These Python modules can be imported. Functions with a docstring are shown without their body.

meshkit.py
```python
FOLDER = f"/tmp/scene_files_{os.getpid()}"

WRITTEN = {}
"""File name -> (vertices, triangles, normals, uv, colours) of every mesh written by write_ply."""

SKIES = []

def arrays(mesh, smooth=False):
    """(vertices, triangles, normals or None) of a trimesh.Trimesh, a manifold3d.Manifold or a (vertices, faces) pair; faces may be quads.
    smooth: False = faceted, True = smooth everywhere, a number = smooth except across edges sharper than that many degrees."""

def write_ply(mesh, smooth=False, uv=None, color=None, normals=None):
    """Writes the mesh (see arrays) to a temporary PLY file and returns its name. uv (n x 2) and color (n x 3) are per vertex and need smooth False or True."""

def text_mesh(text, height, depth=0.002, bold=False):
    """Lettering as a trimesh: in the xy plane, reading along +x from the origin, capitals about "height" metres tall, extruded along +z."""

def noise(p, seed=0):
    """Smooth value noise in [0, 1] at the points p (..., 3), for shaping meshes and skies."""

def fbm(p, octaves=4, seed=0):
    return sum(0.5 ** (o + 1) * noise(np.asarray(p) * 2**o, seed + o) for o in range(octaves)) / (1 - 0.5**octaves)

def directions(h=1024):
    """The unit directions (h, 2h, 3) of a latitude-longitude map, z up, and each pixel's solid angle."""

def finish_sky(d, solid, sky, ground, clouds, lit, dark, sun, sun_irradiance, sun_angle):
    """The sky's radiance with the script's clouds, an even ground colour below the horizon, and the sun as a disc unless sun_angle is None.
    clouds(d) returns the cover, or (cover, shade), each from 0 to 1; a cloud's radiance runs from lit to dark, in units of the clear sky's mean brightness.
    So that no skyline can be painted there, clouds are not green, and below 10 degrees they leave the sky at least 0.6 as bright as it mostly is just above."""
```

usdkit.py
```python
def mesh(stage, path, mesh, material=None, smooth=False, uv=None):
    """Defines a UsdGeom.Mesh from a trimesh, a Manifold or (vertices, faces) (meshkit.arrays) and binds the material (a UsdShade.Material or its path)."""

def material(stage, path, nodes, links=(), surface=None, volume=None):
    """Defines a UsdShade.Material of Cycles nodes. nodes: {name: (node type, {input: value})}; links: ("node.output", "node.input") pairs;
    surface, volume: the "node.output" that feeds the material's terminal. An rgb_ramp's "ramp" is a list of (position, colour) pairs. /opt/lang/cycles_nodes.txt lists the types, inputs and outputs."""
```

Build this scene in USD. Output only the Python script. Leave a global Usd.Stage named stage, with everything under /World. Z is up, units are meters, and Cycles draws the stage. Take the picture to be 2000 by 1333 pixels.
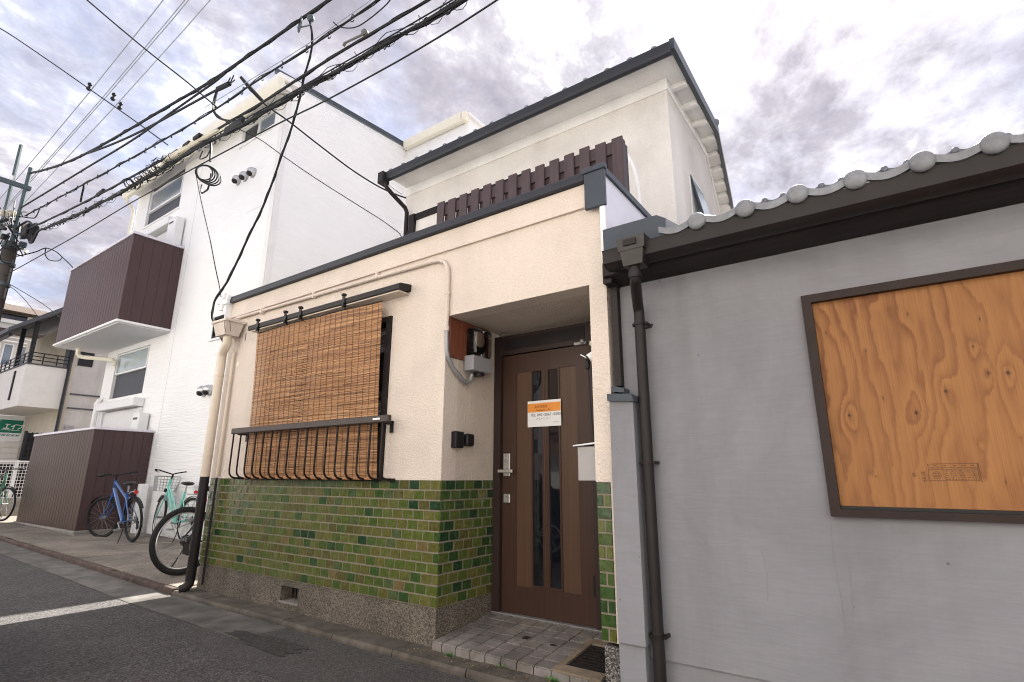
import math, random, numpy as np, trimesh, usdkit, meshkit
from pxr import Usd, UsdGeom, UsdLux, UsdShade, Gf, Sdf
from shapely.geometry import Polygon, box as sbox
random.seed(7); rng = np.random.default_rng(11)
stage = Usd.Stage.CreateInMemory()
UsdGeom.SetStageUpAxis(stage, 'Z'); UsdGeom.SetStageMetersPerUnit(stage, 1.0)
UsdGeom.Xform.Define(stage, '/World'); UsdGeom.Scope.Define(stage, '/World/Looks')

# ------------------------------------------------------------------ camera, sky, sun, exposure
EXPOSURE = 1.95
SKY = 0.105
SUN = 1.2
SUN_AZ, SUN_EL = math.radians(-1.0), math.radians(46.0)
YAW, PITCH, ROLL = math.radians(35.1446), math.radians(14.3303), math.radians(0.2144)
EYE = np.array([2.6337, -2.8754, 1.0846])
fwd = np.array([-math.sin(YAW)*math.cos(PITCH), math.cos(YAW)*math.cos(PITCH), math.sin(PITCH)])
right = np.array([math.cos(YAW), math.sin(YAW), 0.0]); up = np.cross(right, fwd)
right, up = right*math.cos(ROLL)+up*math.sin(ROLL), -right*math.sin(ROLL)+up*math.cos(ROLL)
cam = UsdGeom.Camera.Define(stage, '/World/camera')
cam.CreateFocalLengthAttr(36*1034.908/2000); cam.CreateHorizontalApertureAttr(36.0); cam.CreateVerticalApertureAttr(36.0*682/1024)
cam.CreateClippingRangeAttr(Gf.Vec2f(0.05, 2000.0)); cam.CreateExposureAttr(EXPOSURE)
def mat4(x, y, z, o):
    return Gf.Matrix4d(*x, 0, *y, 0, *z, 0, *o, 1)
cam.AddTransformOp().Set(mat4(right, up, -fwd, EYE))

SD = np.array([math.sin(SUN_AZ)*math.cos(SUN_EL), math.cos(SUN_AZ)*math.cos(SUN_EL), math.sin(SUN_EL)])
sx = np.cross([0, 0, 1.0], SD); sx /= np.linalg.norm(sx); sy = np.cross(SD, sx)
sun = UsdLux.DistantLight.Define(stage, '/World/sun')
sun.CreateIntensityAttr(SUN); sun.CreateAngleAttr(0.5); sun.CreateNormalizeAttr(True); sun.CreateColorAttr(Gf.Vec3f(1.0, 0.95, 0.86))
sun.AddTransformOp().Set(mat4(sx, sy, SD, (0, 0, 0)))

sky = UsdLux.DomeLight.Define(stage, '/World/sky')
skymat = usdkit.material(stage, '/World/Looks/sky_look', {
    'tc': ('texture_coordinate', {}),
    'sep': ('separate_xyz', {}),
    'zc': ('math', {'math_type': 'maximum', 'value2': 0.0}),
    'za': ('math', {'math_type': 'add', 'value2': 0.22}),
    'dx': ('math', {'math_type': 'divide'}), 'dy': ('math', {'math_type': 'divide'}),
    'cmb': ('combine_xyz', {'z': 0.37}),
    'map': ('mapping', {'rotation': (0, 0, 0.5), 'scale': (1.15, 0.9, 1), 'location': (3.1, 1.7, 0)}),
    'n1': ('noise_texture', {'scale': 1.5, 'detail': 9.0, 'roughness': 0.6, 'distortion': 0.3}),
    'n2': ('noise_texture', {'scale': 3.7, 'detail': 12.0, 'roughness': 0.66, 'distortion': 0.15}),
    'cov': ('map_range', {'from_min': 0.36, 'from_max': 0.50, 'to_min': 0.72, 'to_max': 1.0, 'clamp': True}),
    'shade': ('rgb_ramp', {'ramp': [(0.0, (4.2, 4.1, 4.3)), (0.41, (3.3, 3.22, 3.4)), (0.475, (2.15, 2.07, 2.26)), (0.545, (1.66, 1.58, 1.79)), (0.65, (1.25, 1.18, 1.38)), (1.0, (0.95, 0.88, 1.10))]}),
    'sky': ('sky_texture', {'sky_type': 'single_scattering', 'sun_disc': False, 'sun_elevation': SUN_EL, 'sun_rotation': SUN_AZ, 'altitude': 50.0}),
    'mix': ('mix_color', {'use_clamp': False}),
    'bg': ('background_shader', {'strength': SKY}),
}, [('tc.generated', 'sep.vector'), ('sep.z', 'zc.value1'), ('zc.value', 'za.value1'), ('sep.x', 'dx.value1'), ('za.value', 'dx.value2'),
    ('sep.y', 'dy.value1'), ('za.value', 'dy.value2'), ('dx.value', 'cmb.x'), ('dy.value', 'cmb.y'), ('cmb.vector', 'map.vector'),
    ('map.vector', 'n1.vector'), ('map.vector', 'n2.vector'), ('n1.fac', 'cov.value'), ('n2.fac', 'shade.fac'),
    ('cov.result', 'mix.fac'), ('sky.color', 'mix.a'), ('shade.color', 'mix.b'), ('mix.result', 'bg.color')], surface='bg.background')
UsdShade.MaterialBindingAPI.Apply(sky.GetPrim()).Bind(skymat)
sky.GetPrim().SetCustomDataByKey('kind', 'structure')

# ------------------------------------------------------------------ helpers
names = {}
def numbered(parent, name):
    k = (parent, name); n = names.get(k, 0); names[k] = n+1
    return name if n == 0 else f'{name}_{n:03d}'
def data(prim, label=None, cat=None, group=None, kind=None):
    for k, v in (('label', label), ('category', cat), ('group', group), ('kind', kind)):
        if v: prim.SetCustomDataByKey(k, v)
class T:
    """A thing (or a part that has sub-parts): a prim with a base point."""
    def __init__(s, path, loc): s.path, s.loc = path, np.asarray(loc, float)
def thing(name, label, cat, loc=(0, 0, 0), group=None, rz=0.0, rx=0.0, local=False, kind=None):
    p = '/World/'+numbered('/World', name)
    x = UsdGeom.Xform.Define(stage, p); x.AddTranslateOp().Set(Gf.Vec3d(*map(float, loc)))
    if rz: x.AddRotateZOp().Set(rz)
    if rx: x.AddRotateXOp().Set(rx)
    data(x.GetPrim(), label, cat, group, kind)
    return T(p, (0, 0, 0) if local else loc)
class MB:
    """Collects simple solids; build() makes them one mesh."""
    def __init__(s): s.v, s.f, s.n = [], [], 0
    def add(s, m):
        v, f = (np.asarray(m[0], float), np.asarray(m[1], int)) if isinstance(m, tuple) else (np.array(m.vertices), np.array(m.faces))
        s.v.append(v); s.f.append(f+s.n); s.n += len(v); return s
    def box(s, x0, x1, y0, y1, z0, z1, c=0.0):
        if c:
            pts = []
            for i in (0, 1):
                for j in (0, 1):
                    for k in (0, 1):
                        p = np.array([(x0, x1)[i], (y0, y1)[j], (z0, z1)[k]]); d = np.array([1-2*i, 1-2*j, 1-2*k])*c
                        for a in range(3):
                            q = p+d; q[a] = p[a]; pts.append(q)
            return s.add(trimesh.convex.convex_hull(np.array(pts)))
        v = np.array([(x, y, z) for x in (x0, x1) for y in (y0, y1) for z in (z0, z1)], float)
        f = [(0, 1, 3), (0, 3, 2), (4, 6, 7), (4, 7, 5), (0, 4, 5), (0, 5, 1), (2, 3, 7), (2, 7, 6), (0, 2, 6), (0, 6, 4), (1, 5, 7), (1, 7, 3)]
        return s.add((v, np.array(f)))
    def hull(s, pts): return s.add(trimesh.convex.convex_hull(np.array(pts, float)))
    def tube(s, pts, r, n=8, cap=True, close=False):
        p = np.asarray(pts, float); m = len(p)
        r = np.broadcast_to(r, (m,))
        t = (np.roll(p, -1, 0)-np.roll(p, 1, 0)) if close else np.gradient(p, axis=0)
        t /= np.linalg.norm(t, axis=1, keepdims=True)+1e-12
        a = np.zeros_like(p); ref = np.array([0, 0, 1.0]) if abs(t[0, 2]) < .9 else np.array([1.0, 0, 0])
        cur = np.cross(t[0], ref); cur /= np.linalg.norm(cur)
        for i in range(m):
            cur = cur-t[i]*(cur@t[i]); cur /= np.linalg.norm(cur)+1e-12; a[i] = cur
        b = np.cross(t, a); ang = np.arange(n)*2*math.pi/n
        v = p[:, None]+r[:, None, None]*(np.cos(ang)[None, :, None]*a[:, None]+np.sin(ang)[None, :, None]*b[:, None])
        v = v.reshape(-1, 3); f = []
        for i in range(m if close else m-1):
            i2 = (i+1) % m
            for j in range(n):
                j2 = (j+1) % n; A, B, C, D = i*n+j, i*n+j2, i2*n+j2, i2*n+j; f += [(A, B, C), (A, C, D)]
        if cap and not close:
            v = np.vstack([v, p[0], p[-1]]); k = len(v)
            for j in range(n):
                j2 = (j+1) % n; f += [(k-2, j2, j), (k-1, (m-1)*n+j, (m-1)*n+j2)]
        return s.add((v, np.array(f)))
    def ring(s, c, axis, R, r, n=32, k=8):
        axis = np.asarray(axis, float); axis /= np.linalg.norm(axis)
        u = np.cross(axis, [0, 0, 1.0] if abs(axis[2]) < .9 else [1.0, 0, 0]); u /= np.linalg.norm(u); w = np.cross(axis, u)
        a = np.arange(n)*2*math.pi/n
        return s.tube(np.asarray(c)+R*(np.cos(a)[:, None]*u+np.sin(a)[:, None]*w), r, k, close=True)
    def cyl(s, a, b, r, n=16): return s.tube([a, b], r, n)
    def ball(s, c, r, sub=2, sc=(1, 1, 1)):
        m = trimesh.creation.icosphere(sub, 1.0); return s.add((m.vertices*np.asarray(sc)*r+np.asarray(c), m.faces))
    def prism(s, pts, axis, lo, hi):
        """Polygon given in the two other axes (in xyz order), extruded along axis."""
        m = trimesh.creation.extrude_polygon(pts if isinstance(pts, Polygon) else Polygon(pts), hi-lo, engine='earcut')
        v = np.array(m.vertices); q = np.zeros_like(v); k = 'xyz'.index(axis); o = [i for i in range(3) if i != k]
        q[:, o[0]], q[:, o[1]], q[:, k] = v[:, 0], v[:, 1], v[:, 2]+lo
        f = np.array(m.faces)
        if k == 1: f = f[:, ::-1]
        return s.add((q, f))
    def build(s, parent, name, mat, label=None, kind=None, smooth=35, group=None, cat=None):
        return put(parent, name, (np.vstack(s.v), np.vstack(s.f)), mat, label, kind, smooth, group, cat)
def put(parent, name, m, mat, label=None, kind=None, smooth=35, group=None, cat=None, colors=None):
    base = parent.path if parent else '/World'; loc = parent.loc if parent else np.zeros(3)
    p = base+'/'+numbered(base, name)
    v, f = np.asarray(m[0], float)-loc, np.asarray(m[1], int)
    me = usdkit.mesh(stage, p, trimesh.Trimesh(v, f, process=False) if smooth else (v, f), M[mat] if isinstance(mat, str) else mat, smooth=smooth)
    if colors is not None:
        UsdGeom.PrimvarsAPI(me).CreatePrimvar('tone', Sdf.ValueTypeNames.Color3fArray, 'vertex').Set([Gf.Vec3f(*map(float, c)) for c in colors])
    data(me.GetPrim(), label, cat, group, kind)
    return T(p, loc)
def solo(name, mb, mat, label, cat, group=None, smooth=35): return mb.build(None, name, mat, label, None, smooth, group, cat)
def spline(pts, n=6):
    from scipy.interpolate import CubicSpline, PchipInterpolator
    p = np.asarray(pts, float); s = np.r_[0, np.cumsum(np.linalg.norm(np.diff(p, axis=0), axis=1))]
    t = np.linspace(0, s[-1], n*(len(p)-1)+1)
    return PchipInterpolator(s, p)(t)

# ------------------------------------------------------------------ materials
M = {}
def simple(name, col, rough=0.5, metal=0.0, var=0.12, scale=6.0, bump=0.0, bscale=60.0, bdist=0.004, spec=0.5, stretch=(1, 1, 1), coat=0.0, dirt=0.0, detail=5.0):
    """Base colour with uneven tone, optional fine relief."""
    c = np.array(col, float)
    nodes = {'g': ('geometry', {}), 'mp': ('mapping', {'scale': stretch}),
             'n': ('noise_texture', {'scale': scale, 'detail': detail, 'roughness': 0.62}),
             'r': ('rgb_ramp', {'ramp': [(0.28, tuple(c*(1-var))), (0.5, tuple(c)), (0.72, tuple(np.minimum(c*(1+var), .95)))]}),
             'p': ('principled_bsdf', {'roughness': rough, 'metallic': metal, 'specular_ior_level': spec, 'coat_weight': coat})}
    links = [('g.position', 'mp.vector'), ('mp.vector', 'n.vector'), ('n.fac', 'r.fac')]
    last = 'r.color'
    if dirt:
        nodes |= {'nd': ('noise_texture', {'scale': 1.7, 'detail': 7.0, 'roughness': 0.65, 'distortion': 0.6}),
                  'md': ('mapping', {'scale': (1.6, 1.6, 0.5)}),
                  'rd': ('rgb_ramp', {'ramp': [(0.40, (1, 1, 1)), (0.75, (1-dirt, 1-dirt*1.02, 1-dirt*1.08))]}),
                  'mx': ('mix', {'mix_type': 'multiply', 'fac': 1.0})}
        links += [('g.position', 'md.vector'), ('md.vector', 'nd.vector'), ('nd.fac', 'rd.fac'), (last, 'mx.color1'), ('rd.color', 'mx.color2')]
        last = 'mx.color'
    links.append((last, 'p.base_color'))
    if bump:
        nodes |= {'nb': ('noise_texture', {'scale': bscale, 'detail': 4.0, 'roughness': 0.6}), 'b': ('bump', {'strength': bump, 'distance': bdist})}
        links += [('mp.vector', 'nb.vector'), ('nb.fac', 'b.height'), ('b.normal', 'p.normal')]
    M[name] = usdkit.material(stage, '/World/Looks/'+name, nodes, links, surface='p.BSDF')

def stucco(name, col, scale=70, strength=0.8, dist=0.006, var=0.05, dirt=0.10):
    c = np.array(col)
    M[name] = usdkit.material(stage, '/World/Looks/'+name, {
        'g': ('geometry', {}), 'n': ('noise_texture', {'scale': 2.2, 'detail': 6.0}),
        'v': ('voronoi_texture', {'scale': scale, 'feature': 'smooth_f1', 'smoothness': 0.6}), 'nb': ('noise_texture', {'scale': scale*1.3, 'detail': 4.0, 'distortion': 0.4}),
        'ad': ('math', {'math_type': 'add'}), 'b': ('bump', {'strength': strength, 'distance': dist}),
        'r': ('rgb_ramp', {'ramp': [(0.3, tuple(c*(1-var*2))), (0.5, tuple(c)), (0.7, tuple(c*(1+var)))]}),
        'md': ('mapping', {'scale': (2.2, 2.2, 0.35)}), 'nd': ('noise_texture', {'scale': 1.5, 'detail': 8.0, 'roughness': 0.7}),
        'rd': ('rgb_ramp', {'ramp': [(0.45, (1, 1, 1)), (0.8, (1-dirt, 1-dirt*1.1, 1-dirt*1.2))]}),
        'pit': ('rgb_ramp', {'ramp': [(0.25, (1, 1, 1)), (0.75, (0.86, 0.85, 0.84))]}),
        'mx': ('mix', {'mix_type': 'multiply', 'fac': 1.0}), 'mx2': ('mix', {'mix_type': 'multiply', 'fac': 1.0}),
        'p': ('principled_bsdf', {'roughness': 0.85, 'specular_ior_level': 0.25})},
        [('g.position', 'n.vector'), ('g.position', 'v.vector'), ('g.position', 'nb.vector'), ('v.distance', 'ad.value1'), ('nb.fac', 'ad.value2'), ('ad.value', 'b.height'),
         ('n.fac', 'r.fac'), ('g.position', 'md.vector'), ('md.vector', 'nd.vector'), ('nd.fac', 'rd.fac'), ('r.color', 'mx.color1'), ('rd.color', 'mx.color2'),
         ('nb.fac', 'pit.fac'), ('mx.color', 'mx2.color1'), ('pit.color', 'mx2.color2'), ('mx2.color', 'p.base_color'), ('b.normal', 'p.normal')], surface='p.BSDF')

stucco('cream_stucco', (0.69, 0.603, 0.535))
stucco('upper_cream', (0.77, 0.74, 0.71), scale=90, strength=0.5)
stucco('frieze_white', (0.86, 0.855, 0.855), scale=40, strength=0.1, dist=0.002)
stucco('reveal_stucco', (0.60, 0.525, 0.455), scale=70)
stucco('old_cream', (0.55, 0.50, 0.42), scale=40, strength=0.3)
stucco('pale_grey_wall', (0.50, 0.48, 0.47), scale=40, strength=0.3, dirt=0.25)
simple('white_paint', (0.78, 0.78, 0.78), 0.45, var=0.03)
simple('white_siding_trim', (0.74, 0.73, 0.72), 0.5, var=0.04)
simple('cream_plastic', (0.62, 0.53, 0.43), 0.38, var=0.05)
simple('old_cream_metal', (0.50, 0.46, 0.36), 0.45, var=0.08, dirt=0.15)
simple('bronze', (0.016, 0.013, 0.013), 0.45, metal=0.0, var=0.15, scale=3, spec=0.2)
simple('gutter_brown', (0.022, 0.018, 0.019), 0.45, var=0.2, scale=4, dirt=0.2, spec=0.2)
simple('fascia_brown', (0.024, 0.019, 0.020), 0.55, var=0.3, scale=9, stretch=(0.4, 3, 6), bump=0.15, bscale=30, dirt=0.2, spec=0.2)
simple('slate_metal', (0.055, 0.065, 0.080), 0.42, var=0.08, dirt=0.1, spec=0.2)
simple('lilac_metal', (0.62, 0.60, 0.66), 0.35, metal=0.2, var=0.05, scale=9)
simple('fence_plum', (0.070, 0.050, 0.055), 0.55, var=0.2, scale=5, stretch=(6, 6, .7), bump=0.15, spec=0.2)
simple('panel_plum', (0.066, 0.040, 0.041), 0.42, var=0.12, scale=8, stretch=(5, 5, .5), spec=0.2)
simple('panel_umber', (0.070, 0.046, 0.036), 0.45, var=0.14, scale=8, stretch=(5, 5, .5), spec=0.2)
simple('panel_joint', (0.024, 0.014, 0.014), 0.6)
simple('dark_trim', (0.022, 0.022, 0.025), 0.4, spec=0.2)
simple('black_plastic', (0.012, 0.012, 0.013), 0.35, spec=0.2)
simple('rubber', (0.020, 0.020, 0.021), 0.75, var=0.2, scale=30, spec=0.2)
simple('steel', (0.55, 0.55, 0.56), 0.3, metal=0.9, var=0.05)
simple('brushed_steel', (0.62, 0.61, 0.58), 0.35, metal=0.85, var=0.05)
simple('alloy', (0.6, 0.6, 0.62), 0.25, metal=0.8, var=0.03)
simple('grey_metal', (0.30, 0.30, 0.31), 0.45, metal=0.4, var=0.1)
simple('dark_cladding', (0.075, 0.078, 0.092), 0.6, var=0.06, spec=0.2)
simple('soffit_grey', (0.52, 0.52, 0.54), 0.6, var=0.04)
simple('cable_black', (0.014, 0.015, 0.017), 0.5, spec=0.2)
simple('cable_grey', (0.25, 0.28, 0.32), 0.5)
simple('concrete', (0.27, 0.25, 0.23), 0.85, var=0.25, scale=3.5, bump=0.3, bscale=70, dirt=0.35)
simple('mossy_kerb', (0.105, 0.090, 0.075), 0.9, var=0.45, scale=7, bump=0.6, bscale=45, bdist=0.01, dirt=0.5, detail=8)
simple('red_kerb', (0.085, 0.056, 0.046), 0.9, var=0.45, scale=9, bump=0.6, bscale=45, bdist=0.01, dirt=0.4)
simple('gutter_concrete', (0.14, 0.131, 0.123), 0.9, var=0.4, scale=4, bump=0.5, bscale=80, dirt=0.55)
simple('grout', (0.21, 0.18, 0.14), 0.9, var=0.15, scale=20, bump=0.3)
simple('porch_joint', (0.035, 0.03, 0.028), 0.9)
simple('timber_red', (0.16, 0.045, 0.022), 0.6, var=0.45, scale=6, stretch=(8, 8, .8), bump=0.2)
simple('pole_concrete', (0.050, 0.042, 0.038), 0.8, var=0.2, scale=5, bump=0.2)
simple('galvanised', (0.06, 0.085, 0.095), 0.5, metal=0.1, var=0.15)
simple('roof_tile_grey', (0.18, 0.185, 0.205), 0.48, var=0.22, scale=26, bump=0.15, bscale=90, dirt=0.3)
simple('roof_tile_dark', (0.12, 0.12, 0.11), 0.6, var=0.2)
simple('roof_tile_brown', (0.085, 0.062, 0.05), 0.8, var=0.25, scale=6, bump=0.5, bscale=12, bdist=0.05)
simple('dark_wood_frame', (0.020, 0.010, 0.009), 0.4, var=0.3, scale=6, stretch=(2, 2, 1), bump=0.1, spec=0.2)
simple('bike_blue', (0.022, 0.085, 0.28), 0.3, var=0.05, coat=0.5)
simple('bike_mint', (0.16, 0.52, 0.44), 0.3, var=0.05, coat=0.5)
simple('bike_green', (0.012, 0.09, 0.05), 0.35, var=0.05, coat=0.4)
simple('bike_black', (0.014, 0.014, 0.016), 0.35, coat=0.3, spec=0.2)
simple('reflector_red', (0.5, 0.01, 0.02), 0.2)
simple('sign_green', (0.0, 0.16, 0.095), 0.4, var=0.02)
simple('paper', (0.74, 0.74, 0.75), 0.55, var=0.02)
simple('ink_orange', (0.72, 0.26, 0.035), 0.55, var=0.03)
simple('ink_brown', (0.24, 0.07, 0.01), 0.6, var=0.02)
simple('ink_dark', (0.05, 0.05, 0.07), 0.6, var=0.02)
simple('stamp_ink', (0.06, 0.022, 0.01), 0.7, var=0.3, scale=60)
simple('leaf_weed', (0.06, 0.15, 0.03), 0.6)
simple('dead_leaf', (0.30, 0.20, 0.09), 0.8)
simple('grey_box', (0.33, 0.315, 0.315), 0.45, metal=0.1, var=0.06)
simple('coping_navy', (0.026, 0.028, 0.036), 0.45, var=0.1, spec=0.3)
simple('rail_brown', (0.060, 0.046, 0.042), 0.5, var=0.15, spec=0.3)
simple('batten_tan', (0.40, 0.19, 0.08), 0.6, var=0.3, scale=20)
simple('pit_black', (0.010, 0.009, 0.009), 0.8)
simple('car_body', (0.012, 0.014, 0.022), 0.25, coat=1.0, var=0.02)
simple('meter_grey', (0.26, 0.26, 0.28), 0.5, var=0.05)
simple('dial_cream', (0.50, 0.38, 0.30), 0.4)
simple('room_dark', (0.02, 0.02, 0.02), 0.9)
simple('brown_pipe_box', (0.022, 0.018, 0.017), 0.25, var=0.35, scale=18, coat=0.3, spec=0.2)
simple('shutter_white', (0.70, 0.70, 0.70), 0.45, var=0.03)
simple('pale_house', (0.62, 0.60, 0.57), 0.8, var=0.06)
simple('light_cream_metal', (0.74, 0.70, 0.58), 0.4, var=0.04)
simple('pit_frame', (0.18, 0.14, 0.10), 0.85, var=0.35, scale=9, bump=0.3)
simple('blind_string', (0.035, 0.022, 0.016), 0.8)
simple('tap_metal', (0.6, 0.6, 0.6), 0.25, metal=0.9)

def speckle(name, a, b, c, scale, rough=0.85, bump=0.7, dist=0.004, stain=0.35):
    M[name] = usdkit.material(stage, '/World/Looks/'+name, {
        'g': ('geometry', {}), 'v': ('voronoi_texture', {'scale': scale}), 'w': ('separate_color', {}),
        'r': ('rgb_ramp', {'ramp': [(0.0, a), (0.4, b), (0.75, c), (0.9, b), (1.0, a)]}),
        'edge': ('rgb_ramp', {'ramp': [(0.1, (1, 1, 1)), (0.6, (0.55, 0.53, 0.52))]}),
        'm': ('mix', {'mix_type': 'multiply', 'fac': 1.0}),
        'n': ('noise_texture', {'scale': 1.6, 'detail': 8.0, 'roughness': 0.65, 'distortion': 0.5}), 'rn': ('rgb_ramp', {'ramp': [(0.35, (1, 1, 1)), (0.7, (1-stain, 1-stain, 1-stain))]}),
        'm2': ('mix', {'mix_type': 'multiply', 'fac': 1.0}),
        'b': ('bump', {'strength': bump, 'distance': dist, 'invert': True}), 'p': ('principled_bsdf', {'roughness': rough, 'specular_ior_level': 0.35})},
        [('g.position', 'v.vector'), ('v.color', 'w.color'), ('w.r', 'r.fac'), ('v.distance', 'edge.fac'), ('r.color', 'm.color1'), ('edge.color', 'm.color2'),
         ('g.position', 'n.vector'), ('n.fac', 'rn.fac'), ('m.color', 'm2.color1'), ('rn.color', 'm2.color2'), ('m2.color', 'p.base_color'), ('v.distance', 'b.height'), ('b.normal', 'p.normal')], surface='p.BSDF')
speckle('washed_gravel', (0.08, 0.068, 0.056), (0.25, 0.215, 0.175), (0.38, 0.345, 0.29), 150, stain=0.5)
speckle('granite_fleck', (0.03, 0.03, 0.032), (0.16, 0.15, 0.15), (0.50, 0.48, 0.46), 170, stain=0.1)
speckle('asphalt', (0.088, 0.085, 0.086), (0.138, 0.132, 0.133), (0.215, 0.207, 0.205), 75, rough=0.9, bump=0.9, dist=0.006, stain=0.30)
speckle('asphalt_smooth', (0.082, 0.079, 0.079), (0.122, 0.116, 0.116), (0.18, 0.173, 0.17), 110, rough=0.85, bump=0.5, dist=0.004, stain=0.22)
speckle('asphalt_stain', (0.052, 0.050, 0.050), (0.082, 0.078, 0.077), (0.13, 0.125, 0.122), 85, rough=0.7, bump=0.7, dist=0.005, stain=0.30)
speckle('pavement_block', (0.27, 0.24, 0.205), (0.38, 0.34, 0.29), (0.46, 0.415, 0.36), 90, rough=0.9, bump=0.3, dist=0.003, stain=0.5)

def siding(name, col, fx=1.4, fz=46, strength=0.5, dist=0.012):
    c = np.array(col)
    M[name] = usdkit.material(stage, '/World/Looks/'+name, {
        'g': ('geometry', {}), 'mp': ('mapping', {'scale': (fx, fx, fz)}), 'n': ('noise_texture', {'scale': 1.0, 'detail': 2.5, 'roughness': 0.5, 'distortion': 0.25}),
        'mq': ('mapping', {'scale': (0.6, 0.6, 0.25)}), 'q': ('noise_texture', {'scale': 2.0, 'detail': 6.0}),
        'r': ('rgb_ramp', {'ramp': [(0.3, tuple(c*0.95)), (0.7, tuple(c))]}),
        'b': ('bump', {'strength': strength, 'distance': dist}), 'p': ('principled_bsdf', {'roughness': 0.62, 'specular_ior_level': 0.3})},
        [('g.position', 'mp.vector'), ('mp.vector', 'n.vector'), ('n.fac', 'b.height'), ('g.position', 'mq.vector'), ('mq.vector', 'q.vector'), ('q.fac', 'r.fac'), ('r.color', 'p.base_color'), ('b.normal', 'p.normal')], surface='p.BSDF')
siding('white_siding', (0.85, 0.845, 0.84), fx=1.8, fz=52, strength=1.0, dist=0.016)

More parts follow.
